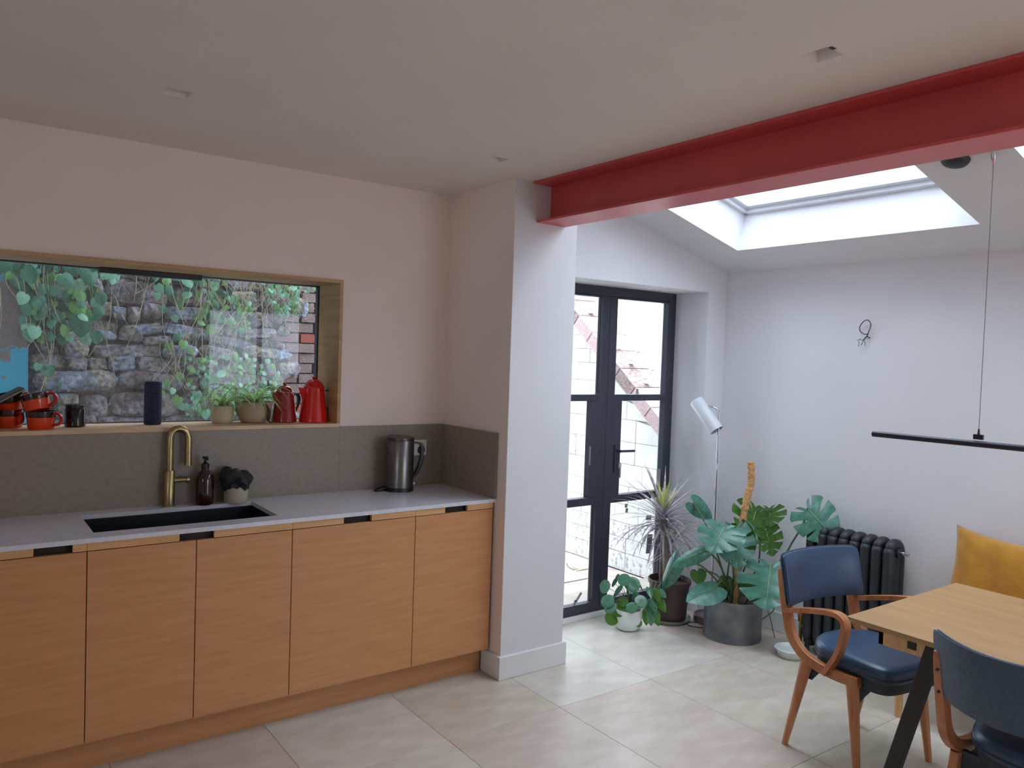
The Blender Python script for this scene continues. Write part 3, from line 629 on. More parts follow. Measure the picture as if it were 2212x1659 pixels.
# ------------------------------------------------------------------ leaves
def lerp(a, b, t): return a+(b-a)*t
OUT = [(0.0,0.0),(.10,-.15),(.28,-.20),(.43,-.06),(.5,.16),(.49,.38),(.40,.60),(.25,.80),(.10,.93),(0.0,1.0)]
def outp(p):
    q = p*(len(OUT)-1); i = min(int(q), len(OUT)-2); t = q-i
    return lerp(OUT[i][0], OUT[i+1][0], t), lerp(OUT[i][1], OUT[i+1][1], t)
def leaf_mesh(name, m, width=1.0, split=0, curl=0.18, droop=0.15, rows=4, seed=0, cup=0.0, cols=9):
    rr = random.Random(seed); vs = []; fs = []
    nf = split if split else 1
    for side in (1, -1):
        for k in range(nf):
            p0, p1 = k/nf, (k+1)/nf; nc = 4 if split else cols
            gap = rr.uniform(.14, .34) if split and k < nf-1 else (.1 if split else 0)
            grid = []
            for r in range(rows+1):
                t = r/rows; shr = 0 if (not split or t < .36) else gap*min(1, (t-.36)/.25)
                for c in range(nc+1):
                    u = c/nc; pc = (p0+p1)/2
                    p = pc + (p0-pc + (p1-p0)*u)*(1-shr)
                    x, y = outp(p); mx, my = 0.0, .86*p**1.15
                    X = lerp(mx, x, t)*width; Y = lerp(my, y, t)
                    if split: Y += -.05*t*(0.5-abs(u-.5))*0
                    Z = -curl*abs(X)**1.6 + .05*math.sin(9*Y)*t*.3 - droop*max(Y,0)**2 + cup*t*t*.12 + (.02 if t > 0 else 0)*math.sin(PI*u)*t*(1 if split else 0)
                    grid.append(len(vs)); vs.append((side*X, Y, Z))
            for r in range(rows):
                for c in range(nc):
                    a = grid[r*(nc+1)+c]; b = grid[r*(nc+1)+c+1]; e = grid[(r+1)*(nc+1)+c+1]; d_ = grid[(r+1)*(nc+1)+c]
                    fs.append((a,b,e,d_) if side > 0 else (a,d_,e,b))
    me = bpy.data.meshes.new(name); me.from_pydata(vs, [], fs); me.materials.append(m)
    bm = bmesh.new(); bm.from_mesh(me); bmesh.ops.remove_doubles(bm, verts=bm.verts, dist=0.0008); bm.to_mesh(me); bm.free()
    me.polygons.foreach_set('use_smooth', [True]*len(me.polygons)); me.update()
    return me
def leaf_matrix(a, t, nrm, roll=0.0):
    a = Vector(a); y = Vector(t)-a; L_ = y.length; y.normalize(); n = Vector(nrm)
    z = (n - y*n.dot(y)).normalized(); x = y.cross(z)
    m = Matrix(((x.x,y.x,z.x,a.x),(x.y,y.y,z.y,a.y),(x.z,y.z,z.z,a.z),(0,0,0,1)))
    return m @ Matrix.Rotation(roll, 4, 'Y') @ Matrix.Scale(L_, 4)
CAMV = Vector((-.76, -.60, .25))

# ------------------------------------------------------------------ monstera in zinc planter
pc = Vector((1.583, -.216, 0)); mt = thing('potted_monstera', 'large split-leaved plant in a round grey zinc planter with a coir pole', 'plant', pc)
MB().lathe([(0,0),(.168,0),(.171,.004),(.171,.236),(.174,.240),(.174,.246),(.168,.246),(.166,.02),(0,.018)], 56).build('planter', M['zinc'], mt, smooth=True)
MB().lathe([(0,.212),(.12,.214),(.167,.205)], 40).build('soil', M['soil'], mt, smooth=True)
rr = random.Random(2)
P = smoothpath([(1.571,-.244,.2),(1.579,-.242,.416),(1.597,-.244,.683),(1.617,-.252,.824),(1.639,-.263,.951),(1.636,-.258,1.07)], 12)
b = MB().tube([p-pc for p in P], [.021+.003*rr.uniform(-1,1) for _ in P], 14)
b.build('coir_pole', M['moss'], mt, smooth=True, autos=80)
fz = MB()
for k in range(420):
    i = rr.randrange(4, len(P)); c0 = P[i]-pc; a = rr.uniform(0, 2*PI); z = rr.uniform(-.015, .015)
    q = c0+Vector((math.cos(a)*.021, math.sin(a)*.021, z)); o = Vector((math.cos(a), math.sin(a), rr.uniform(-.8,.8)))*rr.uniform(.004,.010); s_ = Vector((-math.sin(a), math.cos(a), 0))*.0012
    fz.add([q-s_, q+s_, q+o], [(0,1,2)])
fo = fz.build('coir_fibres', M['moss'], mt); fo['kind'] = 'stuff'
MONSTERA=[
  ((1.717, -0.254, 0.77),(1.618, -0.264, 0.591),1.35,'split',-1),
  ((1.799, -0.288, 0.777),(1.761, -0.328, 0.668),1.5,'split',-1),
  ((1.432, -0.247, 0.692),(1.271, -0.283, 0.575),1.25,'split',1),
  ((1.514, -0.258, 0.674),(1.489, -0.324, 0.442),0.95,'split',1),
  ((1.591, -0.239, 0.68),(1.647, -0.312, 0.522),0.75,'plain',-1),
  ((1.732, -0.319, 0.655),(1.746, -0.361, 0.501),1.0,'split',-1),
  ((1.636, -0.43, 0.476),(1.438, -0.542, 0.291),1.15,'split',1),
  ((1.718, -0.599, 0.837),(1.774, -0.77, 0.671),0.95,'split',1),
  ((1.368, -0.157, 0.536),(1.177, -0.071, 0.451),0.4,'plain',1),
  ((1.46, 0.022, 0.787),(1.608, -0.029, 0.678),0.6,'plain',1),
  ((1.38, -0.097, 0.396),(1.378, -0.124, 0.319),1.15,'plain',-1),
  ((1.379, -0.248, 0.34),(1.161, -0.214, 0.298),0.75,'plain',1),
  ((1.325, 0.019, 0.45),(1.284, 0.114, 0.233),0.45,'plain',1),
  ((1.578, -0.293, 0.358),(1.658, -0.332, 0.258),0.8,'plain',-1),
  ((1.541, -0.193, 0.352),(1.519, -0.181, 0.253),0.8,'plain',-1),
]
PET_FAR= [(1.65, -0.35, 0.264), (1.691, -0.468, 0.525), (1.704, -0.523, 0.631), (1.742, -0.559, 0.735), (1.719, -0.599, 0.832)]
AERIAL= [(1.572, -0.453, 0.318), (1.601, -0.475, 0.284), (1.61, -0.483, 0.252), (1.602, -0.478, 0.219), (1.554, -0.445, 0.174)]
PILEA=[ ((1.048, 0.355, 0.234),0.0399),((1.096, 0.32, 0.263),0.0285),((1.076, 0.215, 0.31),0.0371),((1.12, 0.186, 0.282),0.0456),((1.221, 0.212, 0.246),0.0342),((1.097, 0.289, 0.218),0.0428),((1.143, 0.245, 0.205),0.0228),((1.132, 0.117, 0.193),0.0371),((1.048, 0.216, 0.133),0.0485),((0.988, 0.262, 0.178),0.0399),((1.009, 0.239, 0.075),0.0399),((1.074, 0.137, 0.159),0.0342),((1.126, 0.132, 0.058),0.0257),((0.986, 0.233, 0.147),0.0371),((1.073, 0.216, 0.172),0.0342),((1.161, 0.189, 0.194),0.0314),((1.108, 0.313, 0.292),0.0257) ]
TRAIL=[ ((1.204, 0.125, 0.263),(1.174, 0.071, 0.224)),((1.227, 0.107, 0.249),(1.212, 0.041, 0.198)),((1.211, 0.116, 0.192),(1.197, 0.05, 0.135)),((1.245, 0.091, 0.202),(1.242, 0.016, 0.137)),((1.209, 0.116, 0.149),(1.17, 0.065, 0.05)),((1.227, 0.101, 0.127),(1.207, 0.039, 0.051)),((1.257, 0.085, 0.251),(1.242, 0.021, 0.227)),((1.191, 0.128, 0.12),(1.147, 0.082, 0.055)) ]

m_split = [leaf_mesh('split_leaf', M['mon'], 1.15, 5, seed=s, rows=6) for s in (1, 2, 3)]
m_plain = leaf_mesh('plain_leaf', M['mon'], 1.05, 0, curl=.35, seed=4)
rib = MB().tube([(0,0,.012),(0,.5,-.02),(0,1,-.14)], [.014,.009,.003], 6).mesh('midrib', M['monrib'], True)
for k, (a, t_, wd, kind, s) in enumerate(MONSTERA):
    a = Vector(a)-pc; t_ = Vector(t_)-pc
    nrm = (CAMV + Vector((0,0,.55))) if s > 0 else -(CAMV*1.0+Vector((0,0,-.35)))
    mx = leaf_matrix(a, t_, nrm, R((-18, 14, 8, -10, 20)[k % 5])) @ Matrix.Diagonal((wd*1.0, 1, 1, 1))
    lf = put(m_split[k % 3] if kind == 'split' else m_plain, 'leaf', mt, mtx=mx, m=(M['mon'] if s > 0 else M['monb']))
    put(rib, 'midrib', lf)
    if k == 7:
        path = [Vector(q)-pc for q in PET_FAR] + [a]
        path[0] = Vector((.03,-.05,.2))
    else:
        base = Vector((rr.uniform(-.05,.05), rr.uniform(-.05,.05), .2)); mid = base.lerp(a, .5)+Vector((0,0,.07))+ (a-base)*0.05
        if k == 0: path = [base+Vector((.06,-.03,0)), Vector((.13,-.07,.35)), a+Vector((.02,-.02,-.12)), a]
        else: path = [base, mid, a]
    MB().tube(smoothpath(path, 6), .0055, 8).build('leaf_stalk', M['stem'], mt, smooth=True)
MB().tube(smoothpath([Vector(q)-pc for q in AERIAL], 5), .004, 7).build('aerial_root', M['stem'], mt, smooth=True)
MB().tube(smoothpath([(.12,-.09,.23),(.155,-.14,.16),(.17,-.17,.05),(.175,-.18,.01)], 5), .003, 6).build('aerial_root', M['stem'], mt, smooth=True)
MB().tube([(-.01,.0,.2),(-.04,-.01,.30),(-.045,.0,.36)], [.018,.014,.010], 10).build('main_stem', M['stem'], mt, smooth=True)

# ------------------------------------------------------------------ dracaena
dc = Vector((1.475, .205, 0)); dt = thing('potted_dracaena', 'spiky narrow-leaved plant in a brown pot on a saucer by the glazed doors', 'plant', dc)
MB().lathe([(0,0),(.13,0),(.142,.012),(.145,.024),(.140,.024),(.13,.008),(0,.008)], 44).build('saucer', M['saucer'], dt, smooth=True)
MB().lathe([(0,.009),(.108,.009),(.112,.013),(.128,.235),(.136,.238),(.138,.262),(.130,.264),(.127,.24),(.115,.03),(0,.03)], 48).build('pot', M['brownpot'], dt, smooth=True)
MB().lathe([(0,.225),(.127,.222)], 32).build('soil', M['soil'], dt)
def strap(name, m, L_, W_, bend, fold=.25):
    n = 10; vs = []; fs = []
    for i in range(n+1):
        s = i/n; a = bend*s*s; y = L_*(s - .25*abs(bend)*s**3*.6); z = -L_*bend*.45*s**2.2; w_ = W_*min(1, .5+2.4*s)*(1-s**2.2)+.0003
        vs += [(-w_, y, z+w_*fold), (0, y, z), (w_, y, z+w_*fold)]
    for i in range(n):
        o = i*3; fs += [(o,o+1,o+4,o+3),(o+1,o+2,o+5,o+4)]
    return MB().add(vs, fs).mesh(name, m, True)
ST = [strap('strap_leaf', M['drac'], .28, .0066, bd) for bd in (.15, .35, .6, .95)]
STG = [strap('young_leaf', M['dracg'], .20, .0075, bd) for bd in (.05, .25)]
def head(par, c, n, ln, lo, hi, seed, green=0):
    rr = random.Random(seed)
    for k in range(n):
        az = 2*PI*k*.381966+rr.uniform(-.2,.2); f_ = k/n; el = lerp(hi, lo, f_)+rr.uniform(-.15,.15)
        g = k < green
        me = (STG[rr.randrange(2)] if g else ST[min(3, int(f_*3.2)+rr.randrange(2))])
        sc = ln/.28*rr.uniform(.8, 1.15)*(.75 if g else 1)
        pos = Vector(c) + Vector((math.cos(az)*.012, math.sin(az)*.012, (0.5-f_)*.13))
        m_ = Matrix.Translation(pos) @ Matrix.Rotation(az-PI/2, 4, 'Z') @ Matrix.Rotation(el, 4, 'X') @ Matrix.Scale(sc, 4)
        put(me, 'leaf', par, mtx=m_)
T1 = smoothpath([(-.018,.017,.2),(-.010,.019,.388),(-.023,.034,.528),(-.031,.047,.64)], 5)
T2 = smoothpath([(-.003,.067,.2),(.0,.072,.4),(.005,.077,.56)], 5)
T3 = smoothpath([(-.028,.01,.2),(-.018,.0,.34),(-.005,-.006,.45)], 5)
for T, r_ in ((T1, .022), (T2, .016), (T3, .015)):
    MB().tube(T, [r_*(1+.08*((-1)**i)) for i in range(len(T))], 12).build('trunk', M['trunk'], dt, smooth=True, autos=80)
head(dt, (-.031,.047,.655), 90, .36, -.40, 1.3, 5, green=16)
head(dt, (.005,.077,.55), 14, .30, -.5, .7, 9)
head(dt, (-.004,-.006,.47), 24, .27, -.4, 1.0, 12, green=4)
m_trail = leaf_mesh('trailing_leaf', M['pil'], .62, 0, curl=.5, seed=6, cols=7, rows=3)
for k, (a, t_) in enumerate(TRAIL):
    a = Vector(a)-dc; t_ = Vector(t_)-dc
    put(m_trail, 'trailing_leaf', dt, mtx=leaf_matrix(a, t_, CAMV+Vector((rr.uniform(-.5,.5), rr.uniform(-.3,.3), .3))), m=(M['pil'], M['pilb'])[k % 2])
    MB().tube(smoothpath([(-.10,-.02,.255), a.lerp(Vector((-.10,-.02,.27)), .4)+Vector((0,0,.03)), a], 4), .0018, 5).build('trailing_stem', M['stem'], dt, smooth=True)

# ------------------------------------------------------------------ pilea
pl = Vector((1.115, .205, 0)); pt = thing('potted_pilea', 'round-leaved plant in a small white pot beside the doors', 'plant', pl)
MB().lathe([(0,0),(.055,0),(.072,.012),(.083,.05),(.086,.095),(.084,.128),(.080,.128),(.079,.06),(.05,.02),(0,.018)], 48).build('pot', M['wceram'], pt, smooth=True)
MB().lathe([(0,.115),(.080,.112)], 28).build('soil', M['soil'], pt)
def disc_mesh():
    vs = [(0, .25, -.06)]; fs = []; n = 22
    for r_, z in ((.35, -.02), (.75, .0), (1.0, -.07)):
        for k in range(n):
            a = 2*PI*k/n; q = r_*(1+.03*math.cos(2*a))
            vs.append((q*math.cos(a), q*math.sin(a)*1.04+.25*(1-r_), z+.05*r_*math.cos(2*a)))
    for k in range(n): fs.append((0, 1+k, 1+(k+1) % n))
    for j in range(2):
        for k in range(n): fs.append((1+j*n+k, 1+(j+1)*n+k, 1+(j+1)*n+(k+1) % n, 1+j*n+(k+1) % n))
    return MB().add(vs, fs).mesh('coin_leaf', M['pil'], True)
cm = disc_mesh()
for k, (c, r_) in enumerate(PILEA):
    c = Vector(c)-pl; low = c.z < .21
    out = Vector((c.x, c.y, 0)); out = out.normalized() if out.length > .01 else Vector((0,-1,0))
    nrm = (CAMV*1.0 + out*.5 + Vector((0,0,.7 if not low else .15))).normalized()
    dn = (out*.7+Vector((0,0,-.7)))
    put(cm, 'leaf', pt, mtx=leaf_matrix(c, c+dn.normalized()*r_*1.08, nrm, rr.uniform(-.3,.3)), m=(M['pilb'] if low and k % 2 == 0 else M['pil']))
    MB().tube(smoothpath([(rr.uniform(-.02,.02), rr.uniform(-.02,.02), .11), (c.x*.4, c.y*.4, .11+(c.z-.11)*.5+.03), c-nrm*.006], 4), .0016, 5).build('leaf_stalk', M['stem'], pt, smooth=True)

# ------------------------------------------------------------------ floor lamp
lp = Vector((1.68, .031, 0)); lt = thing('floor_lamp', 'slim white floor lamp with a tilted cylindrical shade in the corner', 'lamp', lp)
MB().lathe([(0,0),(.104,0),(.108,.004),(.108,.042),(.104,.046),(.096,.046),(.092,.036),(0,.034)], 44).build('base', M['lampbase'], lt, smooth=True)
A = Vector((1.626,.176,1.413))-lp; B = Vector((1.662,.030,1.231))-lp; ax = (B-A).normalized()
att = A.lerp(B, .30)
MB().tube(smoothpath([(0,0,.03),(0,0,.6),(0,0,1.20),(0,0,1.315)], 3)+smoothpath([(0,0,1.335),(-.004,.008,1.362),(-.018,.035,1.378),(-.03,.07,1.38), att+Vector((0,0,.02))], 4), .0065, 12).build('pole', M['chrome'], lt, smooth=True)
MB().tube([(0,0,.98),(0,0,1.02)], .0095, 12).tube([(0,0,.62),(0,0,.65)], .009, 12).build('sleeve', M['lamp'], lt, smooth=True)
side = ax.cross(Vector((0,0,1))).normalized()
def cyl_shell(b_, p0, p1, r0, r1, n=36):
    d_ = (p1-p0).normalized(); u = d_.cross(Vector((0,0,1))).normalized(); v_ = d_.cross(u); vs = []
    for p, r_ in ((p0, r0*.0), (p0, r0*.9), (p0+d_*.006, r0), (p1, r1), (p1, r1-.003), (p0+d_*.02, r0-.004), (p0+d_*.02, 0)):
        for k in range(n):
            a = 2*PI*k/n; vs.append(p+(u*math.cos(a)+v_*math.sin(a))*r_)
    fs = []
    for i in range(6):
        for k in range(n): fs.append((i*n+k, i*n+(k+1) % n, (i+1)*n+(k+1) % n, (i+1)*n+k))
    return b_.add(vs, fs)
cyl_shell(MB(), A, B, .046, .046).build('lamp_shade', M['lamp'], lt, smooth=True)
MB().tube([A+ax*.17, A+ax*.21], .040, 24).build('diffuser', M['lampbase'], lt, smooth=True)
MB().tube(smoothpath([(-.10,.02,.006),(-.17,.06,.004),(-.25,.10,.004),(-.22,.16,.004),(-.12,.13,.004),(-.19,.02,.004),(-.16,-.05,.004),(-.08,-.10,.004),(.0,-.12,.004)], 6), .0028, 7).build('flex', M['cable'], lt, smooth=True)

# bowl
t = thing('pet_bowl', 'small shallow white bowl on the floor behind the armchair', 'bowl', (1.60, -.61, 0))
MB().lathe([(0,.0),(.058,0),(.064,.003),(.083,.046),(.088,.05),(.085,.052),(.080,.046),(.060,.012),(0,.010)], 44).build('bowl_body', M['wceram'], t, smooth=True)
MB().lathe([(0,.030),(.072,.030)], 36).build('water', M['wceram'], t, smooth=True)

# ------------------------------------------------------------------ radiator
rt_ = thing('column_radiator', 'black cast iron column radiator on the far white wall', 'radiator', (1.80, -.845, 0))
sec = MB(); n = 12
for dx in (-.052, 0, .052):
    sec.tube([(dx,0,.08),(dx,0,.11),(dx,0,.38),(dx,0,.68),(dx,0,.705)], [.024,.0295,.029,.0295,.024], n, flat=1.0)
for z, q in ((.688, 1), (.092, -1)):
    sec.tube([(-.060,0,z),(-.052,0,z+.018*q),(-.028,0,z+.030*q),(0,0,z+.036*q),(.028,0,z+.030*q),(.052,0,z+.018*q),(.060,0,z)], [.010,.024,.0285,.029,.0285,.024,.010], n)
sme = sec.mesh('radiator_section', M['rad'], True)
NS = 8
for k in range(NS): put(sme, 'section', rt_, (0, .2275-.065*k, 0))
MB().tube([(0,.26,.68),(0,-.262,.68)], .028, 16).tube([(0,.26,.125),(0,-.262,.125)], .028, 16).build('hub', M['rad'], rt_, smooth=True)
for y in (.2275, -.2275):
    for dx in (-.045, .045): MB().tube([(dx,y,.10),(dx*1.15,y,.03),(dx*1.25,y,.0)], [.018,.013,.020], 10).build('foot', M['rad'], rt_, smooth=True)
MB().tube([(0,-.262,.68),(0,-.285,.68)], .013, 10).tube([(0,-.285,.68),(0,-.30,.68)], .006, 8).box(-.012,.012,-.306,-.30,.674,.686).build('air_vent', M['chrome'], rt_, smooth=True)
MB().tube([(0,.26,.125),(0,.31,.125)], .014, 12).tube([(0,.305,.0),(0,.305,.15)], .010, 12).tube([(0,.305,.15),(0,.305,.185)], [.018,.020], 14).build('valve', M['brassd'], rt_, smooth=True)
MB().tube([(0,.305,.185),(0,.305,.215)], [.022,.018], 14).build('valve_head', M['teak'], rt_, smooth=True)

# ------------------------------------------------------------------ wall wiring, dome, pendant
t = thing('wall_light_wiring', 'loop of loose grey cable with bare ends on the far wall', 'wire', (XF, -.806, 1.83))
MB().tube(smoothpath([(0,-.01,-.0),(-.02,-.004,.012),(-.03,-.022,.045),(-.03,-.028,.075),(-.03,-.012,.098),(-.03,.012,.094),(-.028,.036,.066),(-.026,.036,.04),(-.024,.016,.022),(-.02,-.012,.020)], 6), .0028, 8).build('cable_loop', M['cable'], t, smooth=True)
MB().tube(smoothpath([(-.026,-.01,.012),(-.03,.004,-.004),(-.03,.01,-.012)], 4), .0034, 8).build('cable_tail', M['cable'], t, smooth=True)
for q in ([(-.03,.01,-.012),(-.032,.022,-.014),(-.034,.03,-.006),(-.034,.036,-.014),(-.034,.048,-.012)], [(-.03,.01,-.012),(-.03,.018,-.03),(-.03,.024,-.044)], [(-.03,.01,-.012),(-.03,-.0,-.03),(-.03,.002,-.046)], [(-.034,.036,-.018),(-.036,.034,-.034),(-.036,.036,-.05)]):
    MB().tube(smoothpath(q, 3), .0016, 6).build('bare_wire', M['cable'], t, smooth=True)
t = thing('ceiling_dome', 'dark grey domed fitting on the sloping ceiling behind the beam', 'detector', (.968, -1.668, zsl(.968)))
t.rotation_euler = (0, PI+SLOPE-0, 0)
MB().lathe([(0,0),(.052,0),(.054,.004),(.052,.012),(.044,.022),(.026,.029),(0,.031)], 36).build('dome_body', M['rad'], t, smooth=True)
wx, wyy = .978, -1.806
t = thing('pendant_bar_light', 'slim black bar lamp hanging on a wire over the table', 'lamp', (wx, wyy, zsl(wx)))
hz = 1.388-zsl(wx)
MB().tube([(0,0,0.01),(0,0,-.022)], [.011,.009], 14).tube([(0,0,-.022),(0,0,-.04)], [.006,.003], 10).build('ceiling_grip', M['chrome'], t, smooth=True)
MB().tube([(0,0,-.03),(0,0,hz+.03)], .0011, 6).build('suspension_wire', M['cable'], t)
MB().tube([(.0,.43,hz-.016),(0,-1.35,hz-.007)], .0125, 18).build('light_bar', M['lampblk'], t, smooth=True)
MB().box(-.006,.006,-.018,.018,hz+.004,hz+.024).tube([(0,0,hz+.02),(0,0,hz+.046)], [.006,.003], 10).build('bar_clip', M['lampblk'], t, bevel=0.003)
MB().tube([(0,-.92,0.01),(0,-.92,-.022)], [.011,.009], 14).tube([(0,-.92,0),(0,-.92,hz+.03)], .0011, 6).build('suspension_wire', M['cable'], t)

# ------------------------------------------------------------------ chairs
def chair(label, loc, rz, arms, name='dining_chair', sag=.05):
    t = thing(name, label, 'chair', loc, rz, 'bentwood chairs with blue seats')
    # local frame: +Y forward, X sideways
    for s in (1, -1):
        pts = smoothpath([(-.282,.760),(-.260,.66),(-.240,.57),(-.213,.485),(-.150,.424),(-.06,.398),(.04,.394),(.135,.402)], 4)
        pts = [Vector((s*.213, p[0], p[1])) for p in [(q.x, q.y) for q in [Vector((a_.x, a_.y, 0)) for a_ in pts]]]
        def hv(i, P_=pts):
            d_ = (P_[min(i+1, len(P_)-1)]-P_[max(i-1, 0)]).normalized(); nn_ = Vector((0,-d_.z,d_.y)); return nn_*(.021 if i > 2 else (.012,.018,.020)[i])
        MB().strip(pts, lambda i: (.0155,0,0), hv).build('side_frame', M['teak'], t, bevel=0.004)
        # legs, tapering and splayed
        def leg(u0, u1, z0=.395):
            b_ = MB(); lay = []
            for k in range(7):
                q = k/6; z = z0*(1-q); u = lerp(u0, u1, q); ru = lerp(.030, .0125, q**.8); rx = lerp(.0165, .0125, q); xx = s*lerp(.211, .226, q)
                for a_ in range(12):
                    an = 2*PI*a_/12; ca, sa = math.cos(an), math.sin(an); e_ = .75
                    lay.append((xx+rx*math.copysign(abs(ca)**e_, ca), u+ru*math.copysign(abs(sa)**e_, sa), z))
            fs = [(i*12+k, i*12+(k+1) % 12, (i+1)*12+(k+1) % 12, (i+1)*12+k) for i in range(6) for k in range(12)]
            fs += [tuple(range(11,-1,-1)), tuple(range(72,84))]
            b_.add(lay, fs).build('leg', M['teak'], t, smooth=True, autos=50)
        leg(-.125, -.212); leg(.102, .158)
        for zz, uu in ((.70, -.293), (.625, -.2765)):
            MB().tube([(s*.213, uu-.002, zz), (s*.213, uu+.012, zz)], .0045, 10).build('screw', M['dark'], t)
        if arms:
            ap = smoothpath([(s*.222,-.245,.582),(s*.232,-.13,.618),(s*.245,-.01,.648),(s*.250,.05,.655),(s*.250,.082,.640),(s*.247,.086,.60),(s*.240,.056,.50),(s*.232,-.004,.402),(s*.231,-.012,.385)], 5)
            def ah(i, P_=ap):
                d_ = (P_[min(i+1, len(P_)-1)]-P_[max(i-1, 0)]).normalized(); nn_ = Vector((0,-d_.z,d_.y)).normalized(); return nn_*.010
            MB().strip(ap, lambda i: (.020,0,0), ah).build('armrest', M['teak'], t, bevel=0.003)
    # seat cushion
    def outline(a_, sc):
        c_, s_ = math.cos(a_), math.sin(a_); ex = 2/5.5 if s_ > 0 else 2/2.6
        x = math.copysign(abs(c_)**ex, c_); y = math.copysign(abs(s_)**ex, s_)
        wdt = .208+.012*y
        return x*wdt*sc, (.235 if y > 0 else .215)*y*sc+.03
    n_ = 48; vs = []; prof = [(.425,.95),(.428,.985),(.445,1.0),(.462,1.0),(.474,.985),(.484,.94),(.492,.82),(.498,.6),(.501,.3),(.502,.02)]
    for z, sc in prof:
        for k in range(n_):
            x, y = outline(2*PI*k/n_, sc); vs.append((x, y, z))
    fs = [(i*n_+k, i*n_+(k+1) % n_, (i+1)*n_+(k+1) % n_, (i+1)*n_+k) for i in range(len(prof)-1) for k in range(n_)] + [tuple(range(n_-1,-1,-1)), tuple(range((len(prof)-1)*n_, len(prof)*n_))]
    MB().add(vs, fs).build('seat', M['vinyl'], t, smooth=True, autos=70)
    MB().tube([Vector((*outline(2*PI*k/n_, 1.006), .443)) for k in range(n_+1)], .0028, 6, caps=False).build('piping', M['vinyld'], t, smooth=True)
    # padded pan below, with arched front and back rails
    pn = MB(); vs = []
    for z, sc in ((.375, .88), (.40, .955), (.427, .965)):
        for k in range(n_):
            x, y = outline(2*PI*k/n_, sc); vs.append((max(-.196, min(.196, x)), y, z))
    fs = [(i*n_+k, i*n_+(k+1) % n_, (i+1)*n_+(k+1) % n_, (i+1)*n_+k) for i in range(2) for k in range(n_)] + [tuple(range(n_-1,-1,-1)), tuple(range(2*n_, 3*n_))]
    pn.add(vs, fs).build('seat_pan', M['vinyld'], t, smooth=True, autos=50)
    for yy, nm in ((.118, 'front_rail'), (-.118, 'rear_rail')):
        rl = MB(); vs = []; N_ = 12
        for i in range(N_+1):
            x = -.196+.392*i/N_; q = abs(x)/.196; zb_ = .372-.055*q**2.2
            vs += [(x, yy-.010, zb_), (x, yy+.010, zb_), (x, yy+.010, .40), (x, yy-.010, .40)]
        fs = [(i*4+k, i*4+(k+1) % 4, i*4+4+(k+1) % 4, i*4+4+k) for i in range(N_) for k in range(4)] + [(3,2,1,0), (N_*4, N_*4+1, N_*4+2, N_*4+3)]
        rl.add(vs, fs).build(nm, M['vinyld'], t)
    # curved padded back
    def backpanel(th0, th1, hw_, z0, z1, rc, mtl, nm, infl):
        xs_ = [-hw_, -hw_+.004, -hw_+.012, -hw_+.03]+[lerp(-hw_+.05, hw_-.05, i/10) for i in range(11)]+[hw_-.03, hw_-.012, hw_-.004, hw_]
        vs = []; m_ = 6
        for x in xs_:
            e_ = max(0, abs(x)-(hw_-rc)); dz = rc-math.sqrt(max(0, rc*rc-e_*e_))
            for face in (0, 1):
                for j in range(m_+1):
                    q = j/m_; z = lerp(z0+dz, z1-dz, q); u = -.246-sag*(1-(x/hw_)**2) - (z-.72)*.22
                    edge = min(1.0, 6*min(q, 1-q), 8*(hw_-abs(x))/hw_+.15)
                    u += (th0 if face == 0 else th1) + (1 if face else -1)*infl*edge*.5
                    if edge < .2: u += (1 if not face else -1)*.004
                    vs.append((x, u, z))
        k_ = m_+1; fs = []; st = 2*k_
        for i in range(len(xs_)-1):
            for j in range(m_):
                fs.append((i*st+j, i*st+j+1, (i+1)*st+j+1, (i+1)*st+j)); fs.append((i*st+k_+j, (i+1)*st+k_+j, (i+1)*st+k_+j+1, i*st+k_+j+1))
            fs.append((i*st, (i+1)*st, (i+1)*st+k_, i*st+k_)); fs.append((i*st+m_, i*st+k_+m_, (i+1)*st+k_+m_, (i+1)*st+m_))
        for i in (0, len(xs_)-1):
            for j in range(m_): fs.append((i*st+j, i*st+k_+j, i*st+k_+j+1, i*st+j+1))
        return MB().add(vs, fs).build(nm, mtl, t, smooth=True, autos=55)
    backpanel(-.008, .004, .243, .606, .826, .022, M['backf'], 'backrest_rear', .004)
    backpanel(.0045, .022, .241, .608, .824, .022, M['vinyl'], 'backrest', .018)
    return t
chair('blue seated bentwood armchair at the near end of the table, facing it', (.873, -1.451, 0), R(172), True, 'dining_armchair')
chair('bentwood chair seen from behind, its slate back pushed against the table', (.555, -2.235, 0), R(-90), False, sag=.13)

# ------------------------------------------------------------------ table
tx0, tx1, ty1, ty0 = .356, 1.205, -1.652, -3.35
tt = thing('dining_table', 'pale wood topped dining table with slanted black legs', 'table', ((tx0+tx1)/2, (ty0+ty1)/2, 0))
hx, hy = (tx1-tx0)/2, (ty1-ty0)/2
MB().hexa([(-hx+.012,-hy+.012,.728),(hx-.012,-hy+.012,.728),(hx-.012,hy-.012,.728),(-hx+.012,hy-.012,.728),(-hx,-hy,.75),(hx,-hy,.75),(hx,hy,.75),(-hx,hy,.75)]).build('table_top', M['table'], tt, bevel=0.0015)
ap = MB(); i0 = .045
ap.box(-hx+i0,-hx+i0+.018,-hy+.10,hy-.10,.672,.728).box(hx-i0-.018,hx-i0,-hy+.10,hy-.10,.672,.728).box(-hx+i0,hx-i0,-hy+.10,-hy+.118,.672,.728).box(-hx+i0,hx-i0,hy-.118,hy-.10,.672,.728)
ap.build('apron', M['birch'], tt, bevel=0.001)
